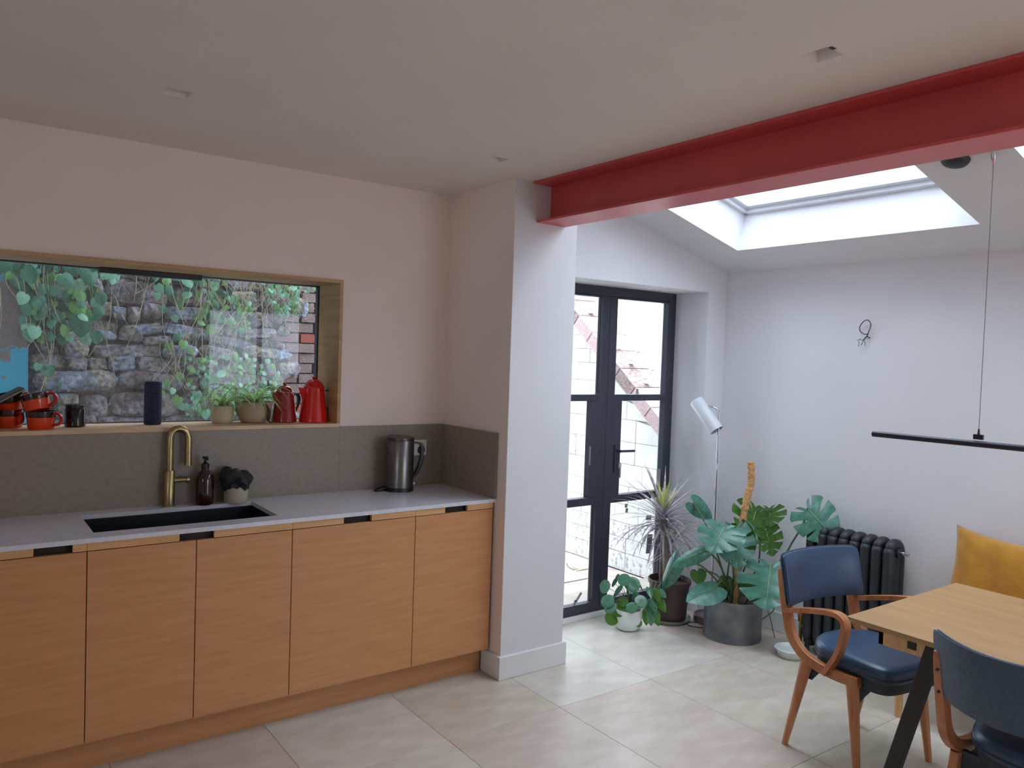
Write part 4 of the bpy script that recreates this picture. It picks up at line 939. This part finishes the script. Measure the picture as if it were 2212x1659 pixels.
for sx in (-1, 1):
    e_ = sx*(hx-i0)
    MB().box(min(e_, e_+sx*.004), max(e_, e_+sx*.004), hy-.235, hy-.205, .690, .715).build('bracket', M['legblk'], tt)
    for sy in (-1, 1):
        # tapered slanted board legs
        xa = sx*(hx-.040); tpY = sy*(hy-.299); btY = sy*(hy-.119); b_ = MB()
        w0, w1 = .025, .024; xt = xa; xb = sx*(hx-.025)
        b_.hexa([(xb-.018,btY-w1,0),(xb+.018,btY-w1,0),(xb+.018,btY+w1,0),(xb-.018,btY+w1,0),(xt-.018,tpY-w0,.725),(xt+.018,tpY-w0,.725),(xt+.018,tpY+w0,.725),(xt-.018,tpY+w0,.725)])
        b_.build('leg', M['legblk'], tt, bevel=0.003)

# ------------------------------------------------------------------ bench and cushion
bt = thing('bench', 'low pale wood bench along the far wall behind the table', 'bench', (1.60, -2.3, 0))
MB().box(-.24,.24,-1.0,.99,.425,.452).build('bench_seat', M['bench'], bt, bevel=0.004)
for sx in (-.215, .2):
    for sy in (-.95, .955):
        MB().tube([(sx,sy,.425),(sx,sy,.2),(sx,sy,0)], [.023,.020,.0165], 16).build('leg', M['birch'], bt, smooth=True)
def pillow(W_, H_, T_, n_=22):
    vs = []; fs = []
    for face in (1, -1):
        for j in range(n_+1):
            for i in range(n_+1):
                u = 2*i/n_-1; v = 2*j/n_-1
                sh = 1-.09*(1-abs(v)**2.0)*abs(u)**3; sv = 1-.13*(1-abs(u)**2.0)*abs(v)**3
                th = T_*((1-abs(u)**3.2)*(1-abs(v)**3.2))**.55
                wr = .006*math.sin(7*u+3*v)*(1-u*u)*(1-v*v) + .010*math.sin(11*(u+v))*abs(u*v)
                vs.append((u*W_*sh, face*(th+wr*(th > .002)), v*H_*sv))
    k_ = (n_+1)**2
    for f_ in (0, 1):
        for j in range(n_):
            for i in range(n_):
                a_ = f_*k_+j*(n_+1)+i; q = (a_, a_+1, a_+n_+2, a_+n_+1); fs.append(q if f_ else q[::-1])
    me = MB().add(vs, fs)
    return me
ct = thing('cushion', 'mustard yellow linen cushion leaning on the far wall above the bench', 'cushion', (1.735, -1.62, .4535))
pw = pillow(.265, .215, .075); pw.xf(Matrix.Translation((0,0,.213)) @ Matrix.Rotation(R(0), 4, 'Z'))
pw.xf(Matrix.Rotation(R(-90), 4, 'Z')); pw.xf(Matrix.Rotation(R(10), 4, 'Y')); pw.xf(Matrix.Rotation(R(3), 4, 'X'))
o = pw.build('cushion_cover', M['mustard'], ct, smooth=True, autos=False)
bm2 = bmesh.new(); bm2.from_mesh(o.data); bmesh.ops.remove_doubles(bm2, verts=bm2.verts, dist=.0004); bm2.to_mesh(o.data); bm2.free()

# ------------------------------------------------------------------ outside: alley wall beyond the kitchen window
rub = thing('garden_wall', 'rough rubble and brick garden wall beyond the kitchen window', 'wall', (-1.4, 2.42, 0))
MB().box(-.505, 1.9, 0.0, .3, -.1, 5.2).build('mortar_bed', M['mortar'], rub)  # bed carried up above the view so less sky light reaches the alley
rr = random.Random(21)
def stone_mesh(seed):
    q = random.Random(seed); j = lambda s_: q.uniform(-s_, s_)
    bk = [(-.5+j(.05),0,-.5+j(.06)),(.5+j(.05),0,-.5+j(.06)),(.5+j(.05),0,.5+j(.06)),(-.5+j(.05),0,.5+j(.06))]
    mid = []
    for a_ in range(10):
        an = 2*PI*a_/10; c_, s_ = math.cos(an), math.sin(an); e_ = .45
        mid.append((.5*math.copysign(abs(c_)**e_, c_)*(1+j(.08)), -.55+j(.12), .5*math.copysign(abs(s_)**e_, s_)*(1+j(.10))))
    back = [(x, .1, z) for x, y, z in mid]
    fr_ = [(x*.78+j(.03), -.92+j(.14), z*.74+j(.04)) for x, y, z in mid]
    cpt = [(j(.1), -1.0+j(.1), j(.1))]
    vs = back+mid+fr_+cpt; fs = []
    for k in range(10):
        k2 = (k+1) % 10; fs += [(k,k2,10+k2,10+k),(10+k,10+k2,20+k2,20+k),(20+k,20+k2,30)]
    return MB().add(vs, fs)
SMS = [stone_mesh(s).mesh('rubble_stone', STONE[0], False) for s in range(8)]
z = .55
while z < 2.42:
    h = rr.choice((.06,.08,.10,.13,.15)); x = -.50+rr.uniform(0,.04)
    while x < 1.06:
        w_ = rr.choice((.09,.14,.2,.28,.4))*rr.uniform(.8,1.2)
        hh_ = h*rr.uniform(.82, 1.0)
        mm = STONE[rr.choice((0,0,1,1,2,2,3))]
        put(rr.choice(SMS), 'stone', rub, (x+w_/2, -.0, z+h/2+rr.uniform(-.016,.016)), (R(rr.uniform(-5,5)), R(rr.uniform(-9,9)), 0), (w_*1.0*rr.choice((1,-1)), rr.uniform(.03,.11), h*rr.uniform(.85,1.15)), m=mm)
        x += w_
    z += h
BK = MB().box(-.5,.5,-.5,.1,-.5,.5).mesh('brick_shape', M['brickp'], False)
for r_ in range(25):
    z = .55+r_*.0745; off = (r_ % 2)*.11
    for k in range(4):
        x = 1.14+off+k*.228-.11
        red = (k == 1 and r_ in (15, 16)) or rr.random() < .12
        put(BK, 'brick', rub, (x+rr.uniform(-.006,.006)+.06, -.012+rr.uniform(-.012,.012), z), (0, R(rr.uniform(-1.5,1.5)), 0), (.212, .06, .064), m=M['brickr'] if red else M['brickp'])
pier = tag(MB().box(-9, -1.910, 2.20, 2.72, -.1, 5.2).build('painted_pier', M['teal'], bevel=0.01), 'masonry pier with peeling bright teal paint outside the window', 'pier')
struct(MB().box(-3.6, .49, .93, 2.75, -.16, -.06).build('alley_ground', M['mortar']), 'dark ground of the side alley')

ivm = [leaf_mesh('climber_leaf', M['ivy'], 1.05, 0, curl=.5, droop=.3, rows=2, cols=7, seed=s) for s in (1,)]
ivr = leaf_mesh('small_climber_leaf', M['ivyt'], 1.15, 0, curl=.5, droop=.2, rows=1, cols=6, seed=3)
def clump(name, label, pts, y, mats, big, seed, nv, zdrop):
    rr = random.Random(seed)
    cx = sum(p[0] for p in pts)/len(pts); cz = max(p[1] for p in pts)+.06
    t = thing(name, label, 'climbing plant', (cx, 2.40, cz), 0, 'climbing plants on the garden wall')
    for x, z, r_ in pts:
        yy = y-2.40-rr.uniform(0, .10)*(1 if big else .6); s_ = r_*(1.35 if big else 1.8)*rr.uniform(.8, 1.15)
        m_ = Matrix.Translation((x-cx, yy, z-cz+s_*.45)) @ Matrix(((-1,0,0,0),(0,0,-1,0),(0,-1,0,0),(0,0,0,1))) @ Euler((rr.uniform(-.2,.7), rr.uniform(-.6,.6), rr.uniform(-.7,.7))).to_matrix().to_4x4() @ Matrix.Scale(s_, 4)
        put(ivm[0] if big or r_ > .022 else ivr, 'leaf', t, mtx=m_, m=rr.choice(mats))
    x0 = min(p[0] for p in pts)-cx; x1 = max(p[0] for p in pts)-cx
    for k in range(nv):
        xa = rr.uniform(x0-.05, x1+.05); z0 = rr.uniform(-.05, .12); ln = rr.uniform(.25, zdrop); dx = rr.uniform(-.22,.22)
        q = [Vector((xa, y-2.40-.03+rr.uniform(-.05,.03), z0)), Vector((xa+dx*.3+rr.uniform(-.05,.05), y-2.45, z0-ln*.35)), Vector((xa+dx*.7+rr.uniform(-.06,.06), y-2.46, z0-ln*.7)), Vector((xa+dx, y-2.43, z0-ln))]
        MB().tube(smoothpath(q, 5), rr.uniform(.0009, .0019), 5).build('vine_stem', M['vine'], t, smooth=True)
IVY_LEFT=[ (-1.991,2.093,0.064),(-1.913,2.066,0.058),(-1.824,2.101,0.052),(-1.776,2.086,0.026),(-1.649,2.112,0.026),(-2.027,2.068,0.064),(-1.945,2.022,0.064),(-1.882,2.000,0.058),(-1.751,2.011,0.064),(-1.677,1.975,0.087),(-1.616,2.051,0.076),(-1.476,2.068,0.070),(-1.892,1.863,0.076),(-1.896,1.781,0.070),(-1.797,1.869,0.052),(-1.822,1.909,0.047),(-1.680,1.854,0.070),(-1.568,1.850,0.064),(-1.644,1.750,0.093),(-1.748,1.803,0.052),(-1.623,1.668,0.064),(-1.573,1.685,0.047),(-1.878,1.699,0.058),(-1.854,1.659,0.041),(-1.737,1.664,0.041),(-1.528,2.129,0.041),(-1.437,2.095,0.047),(-1.846,1.962,0.064),(-1.786,1.953,0.058),(-1.725,1.930,0.052),(-1.916,1.916,0.058),(-1.935,1.955,0.052),(-1.715,2.084,0.058),(-1.566,2.083,0.052),(-1.602,1.939,0.058),(-1.772,1.760,0.052),(-1.829,1.494,0.035),(-1.845,1.480,0.035),(-1.810,1.473,0.035),(-1.793,1.495,0.029),(-1.860,1.499,0.029),(-1.821,1.459,0.026),(-1.751,1.392,0.026),(-1.844,1.825,0.052),(-1.906,2.066,0.047),(-1.963,2.061,0.052),(-1.702,2.043,0.047),(-1.791,1.913,0.039),(-1.922,1.718,0.050),(-1.894,1.705,0.051),(-1.920,1.833,0.046),(-1.757,1.803,0.056),(-1.883,2.048,0.038),(-1.558,1.909,0.052),(-1.783,1.768,0.057),(-1.854,2.076,0.055),(-1.769,1.792,0.037),(-1.863,1.999,0.043),(-1.853,1.748,0.061),(-1.904,1.713,0.046),(-1.932,1.890,0.047),(-1.882,1.702,0.052),(-1.695,2.081,0.061),(-2.004,2.016,0.037),(-1.932,1.868,0.037),(-1.559,1.913,0.047),(-1.679,1.952,0.038),(-1.870,1.853,0.053),(-1.901,1.677,0.051),(-1.878,1.841,0.043),(-1.548,1.674,0.038),(-1.555,1.813,0.042),(-1.919,1.836,0.046),(-1.702,1.820,0.057),(-1.824,2.086,0.060),(-1.758,1.859,0.047),(-1.710,1.672,0.035),(-1.804,1.755,0.048),(-1.770,2.031,0.044),(-1.667,2.099,0.038),(-1.919,1.756,0.058),(-1.739,1.755,0.056),(-1.604,2.029,0.047),(-1.471,2.049,0.047),(-1.582,1.971,0.046),(-1.868,1.813,0.059),(-1.982,1.993,0.063),(-1.482,2.076,0.064),(-1.932,1.837,0.037),(-1.800,2.031,0.053),(-1.792,1.678,0.039),(-1.884,1.861,0.037),(-1.657,1.879,0.037),(-1.652,1.929,0.057),(-1.570,1.967,0.040),(-1.629,1.804,0.061),(-1.902,1.891,0.036),(-1.871,1.877,0.053),(-1.580,2.110,0.041),(-1.917,2.111,0.048),(-1.784,1.869,0.040),(-1.548,1.921,0.050),(-1.911,1.684,0.064),(-1.721,1.717,0.050),(-1.566,1.894,0.037),(-1.721,1.833,0.044),(-1.650,1.799,0.038),(-1.756,1.805,0.049),(-1.914,1.824,0.052),(-1.573,1.972,0.042),(-1.648,1.752,0.053),(-1.911,1.714,0.052),(-1.665,1.851,0.047),(-1.909,2.086,0.053),(-1.975,2.028,0.045),(-1.723,1.915,0.036),(-1.802,1.766,0.058) ]
IVY_MIDDLE=[ (-1.223,2.093,0.033),(-1.088,2.090,0.030),(-1.157,2.003,0.036),(-1.213,2.010,0.030),(-1.155,1.874,0.030),(-0.927,2.076,0.030),(-0.972,2.094,0.036),(-0.846,2.058,0.033),(-0.898,2.115,0.036),(-1.030,2.067,0.042),(-0.994,2.031,0.039),(-1.106,1.825,0.027),(-1.070,1.918,0.033),(-0.967,1.833,0.036),(-0.914,1.867,0.036),(-1.056,1.950,0.030),(-0.806,1.998,0.030),(-0.863,1.839,0.030),(-0.840,1.759,0.036),(-0.943,1.803,0.030),(-1.123,1.643,0.033),(-1.043,1.661,0.030),(-0.992,1.617,0.027),(-1.081,1.705,0.027),(-0.879,1.915,0.030),(-0.940,1.989,0.036),(-1.014,1.983,0.030),(-1.100,1.977,0.027),(-0.823,2.122,0.027),(-0.761,2.080,0.024),(-1.198,1.970,0.030),(-1.144,2.064,0.027),(-0.615,1.821,0.024),(-0.661,1.964,0.016),(-0.678,1.951,0.015),(-0.899,1.888,0.024),(-0.691,1.889,0.018),(-0.729,1.963,0.015),(-0.876,1.985,0.024),(-0.905,1.921,0.013),(-0.651,1.835,0.015),(-0.850,2.004,0.022),(-0.673,1.772,0.023),(-0.625,1.730,0.013),(-0.858,1.940,0.018),(-0.657,1.889,0.015),(-0.786,1.902,0.019),(-0.880,1.995,0.016),(-0.760,1.988,0.021),(-0.895,1.954,0.016),(-0.736,1.840,0.023),(-0.871,1.960,0.016),(-0.756,1.920,0.023),(-0.658,1.861,0.013),(-0.846,1.950,0.013),(-0.630,1.966,0.014),(-0.908,1.917,0.024),(-0.807,1.849,0.018),(-0.709,1.924,0.015),(-0.814,2.014,0.020),(-0.752,2.027,0.020),(-0.779,1.839,0.020),(-0.687,1.935,0.014),(-0.713,1.957,0.016),(-0.825,1.924,0.019),(-0.933,2.067,0.022),(-0.910,2.068,0.015),(-0.636,1.925,0.015),(-0.798,1.853,0.024),(-0.699,1.886,0.013),(-0.808,1.947,0.020),(-0.752,1.812,0.024),(-0.821,1.856,0.021),(-0.879,1.967,0.023),(-0.712,1.776,0.014),(-0.651,1.841,0.015),(-0.848,2.042,0.016),(-0.804,1.872,0.018),(-0.928,2.068,0.014),(-0.874,1.934,0.018),(-0.653,1.790,0.023),(-0.812,1.835,0.017),(-0.781,2.000,0.022),(-0.908,1.887,0.018),(-0.733,1.794,0.016),(-0.877,2.070,0.019),(-0.653,1.936,0.012),(-0.901,2.026,0.015),(-0.725,1.792,0.017),(-0.831,1.856,0.019),(-0.692,1.952,0.013),(-0.655,1.811,0.016),(-0.705,1.991,0.021),(-0.622,1.959,0.019),(-0.654,1.897,0.020),(-0.825,1.943,0.023),(-0.610,1.889,0.018),(-0.671,1.863,0.021),(-0.640,1.775,0.020),(-0.855,1.972,0.013),(-0.803,1.831,0.014),(-0.670,1.835,0.017),(-0.796,1.958,0.024),(-0.612,1.720,0.014),(-0.846,2.068,0.014),(-0.874,1.946,0.017),(-0.612,1.922,0.023),(-0.719,1.981,0.021),(-0.875,1.978,0.020),(-0.686,1.843,0.016),(-0.679,1.884,0.019),(-0.783,2.022,0.017),(-0.699,1.988,0.018),(-0.764,1.999,0.020),(-0.759,1.811,0.019),(-0.845,1.911,0.013),(-0.704,1.823,0.014),(-0.644,1.855,0.017),(-0.682,1.908,0.021),(-0.605,1.789,0.016),(-0.642,1.901,0.021),(-0.615,1.905,0.022),(-0.669,1.977,0.017),(-0.665,1.880,0.013),(-0.657,1.769,0.019),(-0.677,1.784,0.016),(-0.846,2.058,0.021) ]
IVY_LOW=[ (-0.938,1.319,0.034),(-1.054,1.286,0.031),(-1.043,1.446,0.028),(-0.985,1.493,0.028),(-0.886,1.457,0.025),(-0.850,1.432,0.031),(-0.780,1.465,0.034),(-1.045,1.246,0.028),(-1.010,1.245,0.025),(-0.890,1.197,0.031),(-1.156,1.338,0.025),(-1.114,1.399,0.025),(-1.093,1.353,0.028),(-0.922,1.552,0.023),(-0.954,1.280,0.022),(-0.864,1.437,0.014),(-0.574,1.187,0.021),(-0.714,1.370,0.016),(-0.576,1.482,0.014),(-0.588,1.490,0.025),(-0.569,1.516,0.011),(-0.652,1.539,0.018),(-0.644,1.257,0.016),(-0.679,1.255,0.013),(-0.809,1.259,0.016),(-0.436,1.530,0.012),(-0.795,1.400,0.016),(-0.882,1.406,0.023),(-0.426,1.319,0.014),(-0.661,1.529,0.012),(-0.524,1.474,0.013),(-0.509,1.530,0.014),(-0.920,1.226,0.020),(-0.909,1.559,0.023),(-0.935,1.298,0.020),(-0.655,1.395,0.017),(-0.844,1.325,0.013),(-0.727,1.485,0.016),(-0.458,1.345,0.020),(-0.622,1.595,0.022),(-0.467,1.275,0.018),(-0.484,1.196,0.015),(-0.917,1.451,0.011),(-0.876,1.555,0.011),(-0.777,1.589,0.017),(-0.483,1.289,0.012),(-0.568,1.513,0.022),(-0.619,1.368,0.017),(-0.401,1.475,0.023),(-0.894,1.550,0.014),(-0.988,1.251,0.013),(-0.666,1.480,0.016),(-0.527,1.360,0.015),(-0.557,1.531,0.011),(-0.583,1.238,0.021),(-0.581,1.205,0.024),(-0.671,1.521,0.019),(-0.754,1.300,0.016),(-0.972,1.508,0.013),(-0.560,1.305,0.018),(-0.821,1.291,0.017),(-0.716,1.512,0.025),(-0.746,1.398,0.014),(-0.743,1.398,0.017),(-0.556,1.452,0.019),(-0.606,1.539,0.022),(-0.973,1.482,0.022),(-0.944,1.475,0.017),(-0.418,1.185,0.014),(-0.618,1.248,0.018),(-0.828,1.528,0.012),(-0.990,1.566,0.021),(-0.657,1.567,0.024),(-0.396,1.396,0.016),(-0.467,1.307,0.021),(-0.903,1.292,0.017),(-0.983,1.566,0.014),(-0.875,1.479,0.023),(-0.776,1.506,0.012),(-0.981,1.423,0.017),(-0.966,1.378,0.016),(-1.002,1.395,0.013),(-0.904,1.282,0.017),(-0.798,1.363,0.021),(-0.626,1.198,0.021),(-0.805,1.199,0.011),(-0.904,1.539,0.016),(-0.802,1.431,0.020),(-0.805,1.392,0.020),(-0.431,1.190,0.016),(-0.777,1.183,0.022),(-0.471,1.525,0.015),(-0.759,1.464,0.017),(-0.424,1.411,0.018),(-0.818,1.349,0.018),(-0.908,1.564,0.021),(-0.500,1.441,0.014),(-0.952,1.335,0.019),(-0.427,1.299,0.019),(-0.647,1.215,0.024),(-0.916,1.538,0.013),(-1.003,1.243,0.024),(-0.707,1.278,0.020),(-0.612,1.431,0.024),(-0.832,1.549,0.012),(-0.524,1.265,0.023),(-0.521,1.490,0.016),(-0.843,1.236,0.011),(-0.829,1.322,0.020),(-1.014,1.540,0.013),(-0.882,1.380,0.011),(-0.501,1.390,0.020),(-0.793,1.242,0.012),(-0.477,1.474,0.018),(-0.669,1.314,0.018),(-0.575,1.572,0.018),(-0.709,1.336,0.012),(-0.582,1.561,0.011),(-0.979,1.191,0.013),(-0.598,1.573,0.019),(-0.883,1.345,0.021),(-0.598,1.369,0.021),(-1.015,1.563,0.014),(-0.738,1.277,0.011),(-0.890,1.375,0.015),(-0.966,1.472,0.011),(-1.002,1.248,0.015),(-0.575,1.492,0.021),(-0.468,1.563,0.019),(-0.445,1.264,0.012),(-0.561,1.278,0.013),(-0.609,1.335,0.014),(-0.502,1.232,0.012),(-0.727,1.349,0.011),(-0.695,1.204,0.015),(-0.710,1.204,0.023),(-0.421,1.525,0.025),(-0.815,1.443,0.013),(-0.513,1.342,0.017),(-0.713,1.380,0.019),(-0.921,1.296,0.014),(-0.997,1.200,0.012),(-0.515,1.270,0.017),(-0.644,1.494,0.014),(-0.461,1.273,0.021),(-0.740,1.578,0.022),(-0.415,1.436,0.019),(-0.922,1.197,0.021),(-0.974,1.304,0.020),(-0.749,1.351,0.024),(-0.595,1.398,0.024),(-0.620,1.270,0.019),(-0.544,1.269,0.018),(-0.735,1.511,0.020),(-0.567,1.422,0.012),(-0.578,1.324,0.020),(-0.919,1.228,0.021),(-0.521,1.522,0.015),(-0.694,1.591,0.024),(-0.912,1.526,0.022),(-0.872,1.355,0.020),(-0.896,1.568,0.021),(-0.466,1.250,0.012),(-0.813,1.405,0.011),(-0.460,1.242,0.024),(-0.439,1.237,0.015),(-0.611,1.230,0.011),(-0.966,1.188,0.012),(-0.448,1.417,0.014),(-0.784,1.228,0.020),(-0.937,1.255,0.016),(-0.502,1.376,0.023),(-0.681,1.447,0.025),(-0.398,1.346,0.018),(-0.644,1.313,0.015),(-0.433,1.399,0.025),(-0.660,1.212,0.024),(-0.852,1.575,0.019),(-0.665,1.454,0.016),(-0.853,1.551,0.017),(-0.697,1.412,0.023),(-0.748,1.281,0.021),(-0.707,1.400,0.014),(-0.589,1.232,0.024),(-0.513,1.187,0.019),(-0.736,1.186,0.020),(-0.968,1.242,0.019),(-0.483,1.412,0.020),(-0.648,1.338,0.023),(-0.774,1.314,0.024),(-0.958,1.241,0.020),(-0.751,1.576,0.018),(-0.917,1.509,0.018),(-0.626,1.205,0.020),(-0.539,1.362,0.011),(-0.819,1.542,0.019),(-0.830,1.340,0.015),(-0.988,1.494,0.024),(-0.740,1.318,0.018),(-0.733,1.310,0.023),(-0.625,1.265,0.016),(-0.852,1.585,0.018),(-0.978,1.478,0.017) ]
IVY_RIGHT=[ (-0.448,2.048,0.016),(-0.344,1.921,0.019),(-0.331,1.902,0.022),(-0.300,1.979,0.018),(-0.344,1.901,0.015),(-0.447,1.979,0.016),(-0.409,1.911,0.016),(-0.345,2.073,0.021),(-0.358,2.068,0.012),(-0.401,2.085,0.019),(-0.290,1.934,0.017),(-0.289,2.088,0.021),(-0.328,1.953,0.019),(-0.355,2.050,0.016),(-0.287,1.978,0.015),(-0.437,1.960,0.012),(-0.441,2.094,0.016),(-0.270,2.058,0.012),(-0.400,1.931,0.015),(-0.384,2.030,0.018),(-0.356,2.139,0.012),(-0.445,2.100,0.017),(-0.451,1.961,0.012),(-0.440,2.039,0.020),(-0.285,1.951,0.023),(-0.393,1.907,0.018),(-0.370,2.114,0.019),(-0.262,1.997,0.016),(-0.272,2.049,0.021),(-0.411,2.097,0.020),(-0.286,2.138,0.022),(-0.443,1.981,0.018),(-0.266,2.116,0.014),(-0.401,2.131,0.014),(-0.411,1.931,0.013),(-0.389,2.052,0.018),(-0.368,1.909,0.021),(-0.388,2.112,0.022),(-0.332,1.942,0.012),(-0.372,1.900,0.019),(-0.504,2.110,0.016),(-0.312,1.955,0.016),(-0.357,2.084,0.017),(-0.481,2.076,0.012),(-0.299,2.130,0.022),(-0.328,1.951,0.017),(-0.383,2.077,0.016),(-0.276,1.947,0.016),(-0.314,2.082,0.022),(-0.279,1.912,0.021),(-0.363,1.942,0.019),(-0.237,2.104,0.014),(-0.306,1.961,0.021),(-0.378,2.054,0.012),(-0.343,1.931,0.013),(-0.405,2.059,0.017),(-0.439,2.065,0.017),(-0.366,1.960,0.017),(-0.261,2.060,0.020),(-0.450,1.970,0.020),(-0.324,2.043,0.017),(-0.370,2.126,0.020),(-0.348,2.106,0.015),(-0.529,2.130,0.016),(-0.467,2.077,0.015),(-0.357,1.953,0.018),(-0.398,1.922,0.022),(-0.318,1.982,0.022),(-0.410,2.103,0.018),(-0.256,2.023,0.014),(-0.301,2.085,0.021),(-0.493,2.057,0.017),(-0.287,2.013,0.018),(-0.304,2.017,0.019),(-0.466,1.985,0.020),(-0.361,2.038,0.018),(-0.421,1.950,0.021),(-0.287,2.118,0.021),(-0.370,2.137,0.021),(-0.467,2.061,0.022),(-0.238,2.102,0.015),(-0.345,1.915,0.012),(-0.348,2.090,0.012),(-0.416,2.086,0.013),(-0.350,1.915,0.016),(-0.474,2.048,0.018),(-0.313,1.985,0.021),(-0.378,1.932,0.014),(-0.325,2.127,0.019),(-0.317,2.123,0.022),(-0.263,2.090,0.018),(-0.145,2.123,0.015),(-0.254,2.118,0.016),(-0.119,2.121,0.017),(-0.111,2.096,0.013),(-0.212,2.074,0.012),(-0.186,2.114,0.013),(-0.175,2.118,0.014),(-0.130,2.096,0.019),(-0.267,2.078,0.015),(-0.184,2.077,0.016),(-0.117,2.090,0.012),(-0.123,2.122,0.016),(-0.183,2.096,0.012) ]
clump('climbing_vine', 'large-leaved dark green climber hanging at the left of the window view', IVY_LEFT, 2.22, [M['ivy'], M['ivy'], M['ivy'], M['ivy'], M['ivyt'], M['ivyl']], True, 1, 30, .85)
clump('climbing_vine', 'light green heart-leaved climber hanging at the top middle of the window view', IVY_MIDDLE, 2.27, [M['ivyl'], M['ivyl'], M['ivy'], M['ivyt']], False, 2, 36, .7)
clump('climbing_vine', 'dense small-leaved pale climber low on the wall behind the spider plants', IVY_LOW, 2.29, [M['ivyt'], M['ivyt'], M['ivyl']], False, 3, 22, .5)
clump('climbing_vine', 'small-leaved pale green tuft hanging at the upper right of the window view', IVY_RIGHT, 2.29, [M['ivyt'], M['ivyt'], M['ivyl']], False, 4, 26, .5)

# ------------------------------------------------------------------ outside: courtyard seen through the doors
cy = struct(MB().box(.40, 6, .64, 9.0, -.2, -.072).build('courtyard_ground', M['pave']), 'courtyard ground')
for i in range(4):
    for j in range(5):
        x0 = .42+i*.46; y0 = .66+j*.62+(.2 if i % 2 else 0)
        if x0+.45 > 2.14: x1 = 2.13
        else: x1 = x0+.452
        MB().box(-(x1-x0)/2, (x1-x0)/2, -.305, .305, -.03, 0).build('paving_slab', M['pave'], cy, bevel=0.004, loc=((x0+x1)/2, y0+.31, -.045+rr.uniform(-.003,.003)))
cw = thing('courtyard_wall', 'whitewashed courtyard wall with a sloping brick coping outside the doors', 'wall', (2.15, 1.6, -.05))
def cop(y): return 1.217+.828*(y-.952)
core = MB(); yy0, yy1 = .62, 3.6
core.add([(.03,yy0-1.6,0),(.03,yy1-1.6,0),(.03,yy1-1.6,cop(yy1)+.05),(.03,yy0-1.6,cop(yy0)+.05),(.28,yy0-1.6,0),(.28,yy1-1.6,0),(.28,yy1-1.6,cop(yy1)+.05),(.28,yy0-1.6,cop(yy0)+.05)], [(0,1,2,3),(4,7,6,5),(0,3,7,4),(1,5,6,2),(3,2,6,7),(0,4,5,1)])
core.build('mortar_core', M['paintb'], cw)
z = 0.0; r_ = 0
while z < 3.2:
    h = rr.choice((.12,.15,.18)); y = yy0 - (r_ % 2)*.12
    while y < yy1:
        l_ = rr.uniform(.22, .45); a_, b_ = max(y+.0012, yy0), min(y+l_-.0012, yy1); c0, c1 = cop(a_)+.05, cop(b_)+.05
        if b_-a_ > .03 and z < max(c0, c1)-.01:
            ta, tb2 = max(min(z+h-.0025, c0), z+.001), max(min(z+h-.0025, c1), z+.001); dpt = rr.uniform(-.002, .003)
            mb_ = MB().add([(dpt,a_-1.6,z),(dpt,b_-1.6,z),(dpt,b_-1.6,tb2),(dpt,a_-1.6,ta),(.05,a_-1.6,z),(.05,b_-1.6,z),(.05,b_-1.6,tb2),(.05,a_-1.6,ta)], [(0,1,2,3),(4,7,6,5),(0,3,7,4),(1,5,6,2),(3,2,6,7),(0,4,5,1)])
            mb_.build('block', M['peel'] if (z < .33 and y < 1.75) or rr.random() < .04 else M['paintb'], cw, bevel=0.004, seg=1)
        y += l_
    z += h; r_ += 1
# brick coping laid along the slope
sl_a = math.atan(.828)
for k in range(16):
    d_ = .02+k*.225; y = .72+d_*math.cos(sl_a); z = cop(y)
    o = put(BK, 'coping_brick', cw, (.04, y-1.6, z+.05+.06), (sl_a, 0, 0), (.34, .215/.6, .105), m=rr.choice((M['pinkb'], M['pinkb'], M['brickp'])))
    o.location.y += .2*.215
# neighbouring boarded gable
gb = thing('neighbour_gable', 'white boarded gable end rising behind the courtyard wall', 'building', (3.0, 2.0, -.07))
GR = (2.317, 1.973, 1.136)
def rake(z): return GR[0]+(z-GR[1])*GR[2]
z = -.07
while z < 3.6:
    y0 = max(rake(z), .3); MB().add([(0,y0-2,0),(0,2.6,0),(0,2.6,.155),(0,max(.3,rake(z+.155))-2,.155),(.03,y0-2,-.01),(.03,2.6,-.01),(.03,2.6,.155),(.03,max(.3,rake(z+.155))-2,.155)], [(0,1,2,3),(4,7,6,5),(0,3,7,4),(1,5,6,2),(3,2,6,7),(0,4,5,1)]).build('board', M['paintb'], gb, loc=(0,0,z+.07))
    z += .165
tag(MB().lathe([(0,0),(.025,0),(.035,.004),(.03,.01),(.01,.015),(0,.015)], 14).tube(smoothpath([(-.03,.01,.008),(-.05,.02,.025),(-.055,.03,.05)], 3), .004, 6).build('fallen_leaf', M['vine'], loc=(1.823,1.536,-.045)), 'small curled dry leaf lying on the paving outside the doors', 'leaf')
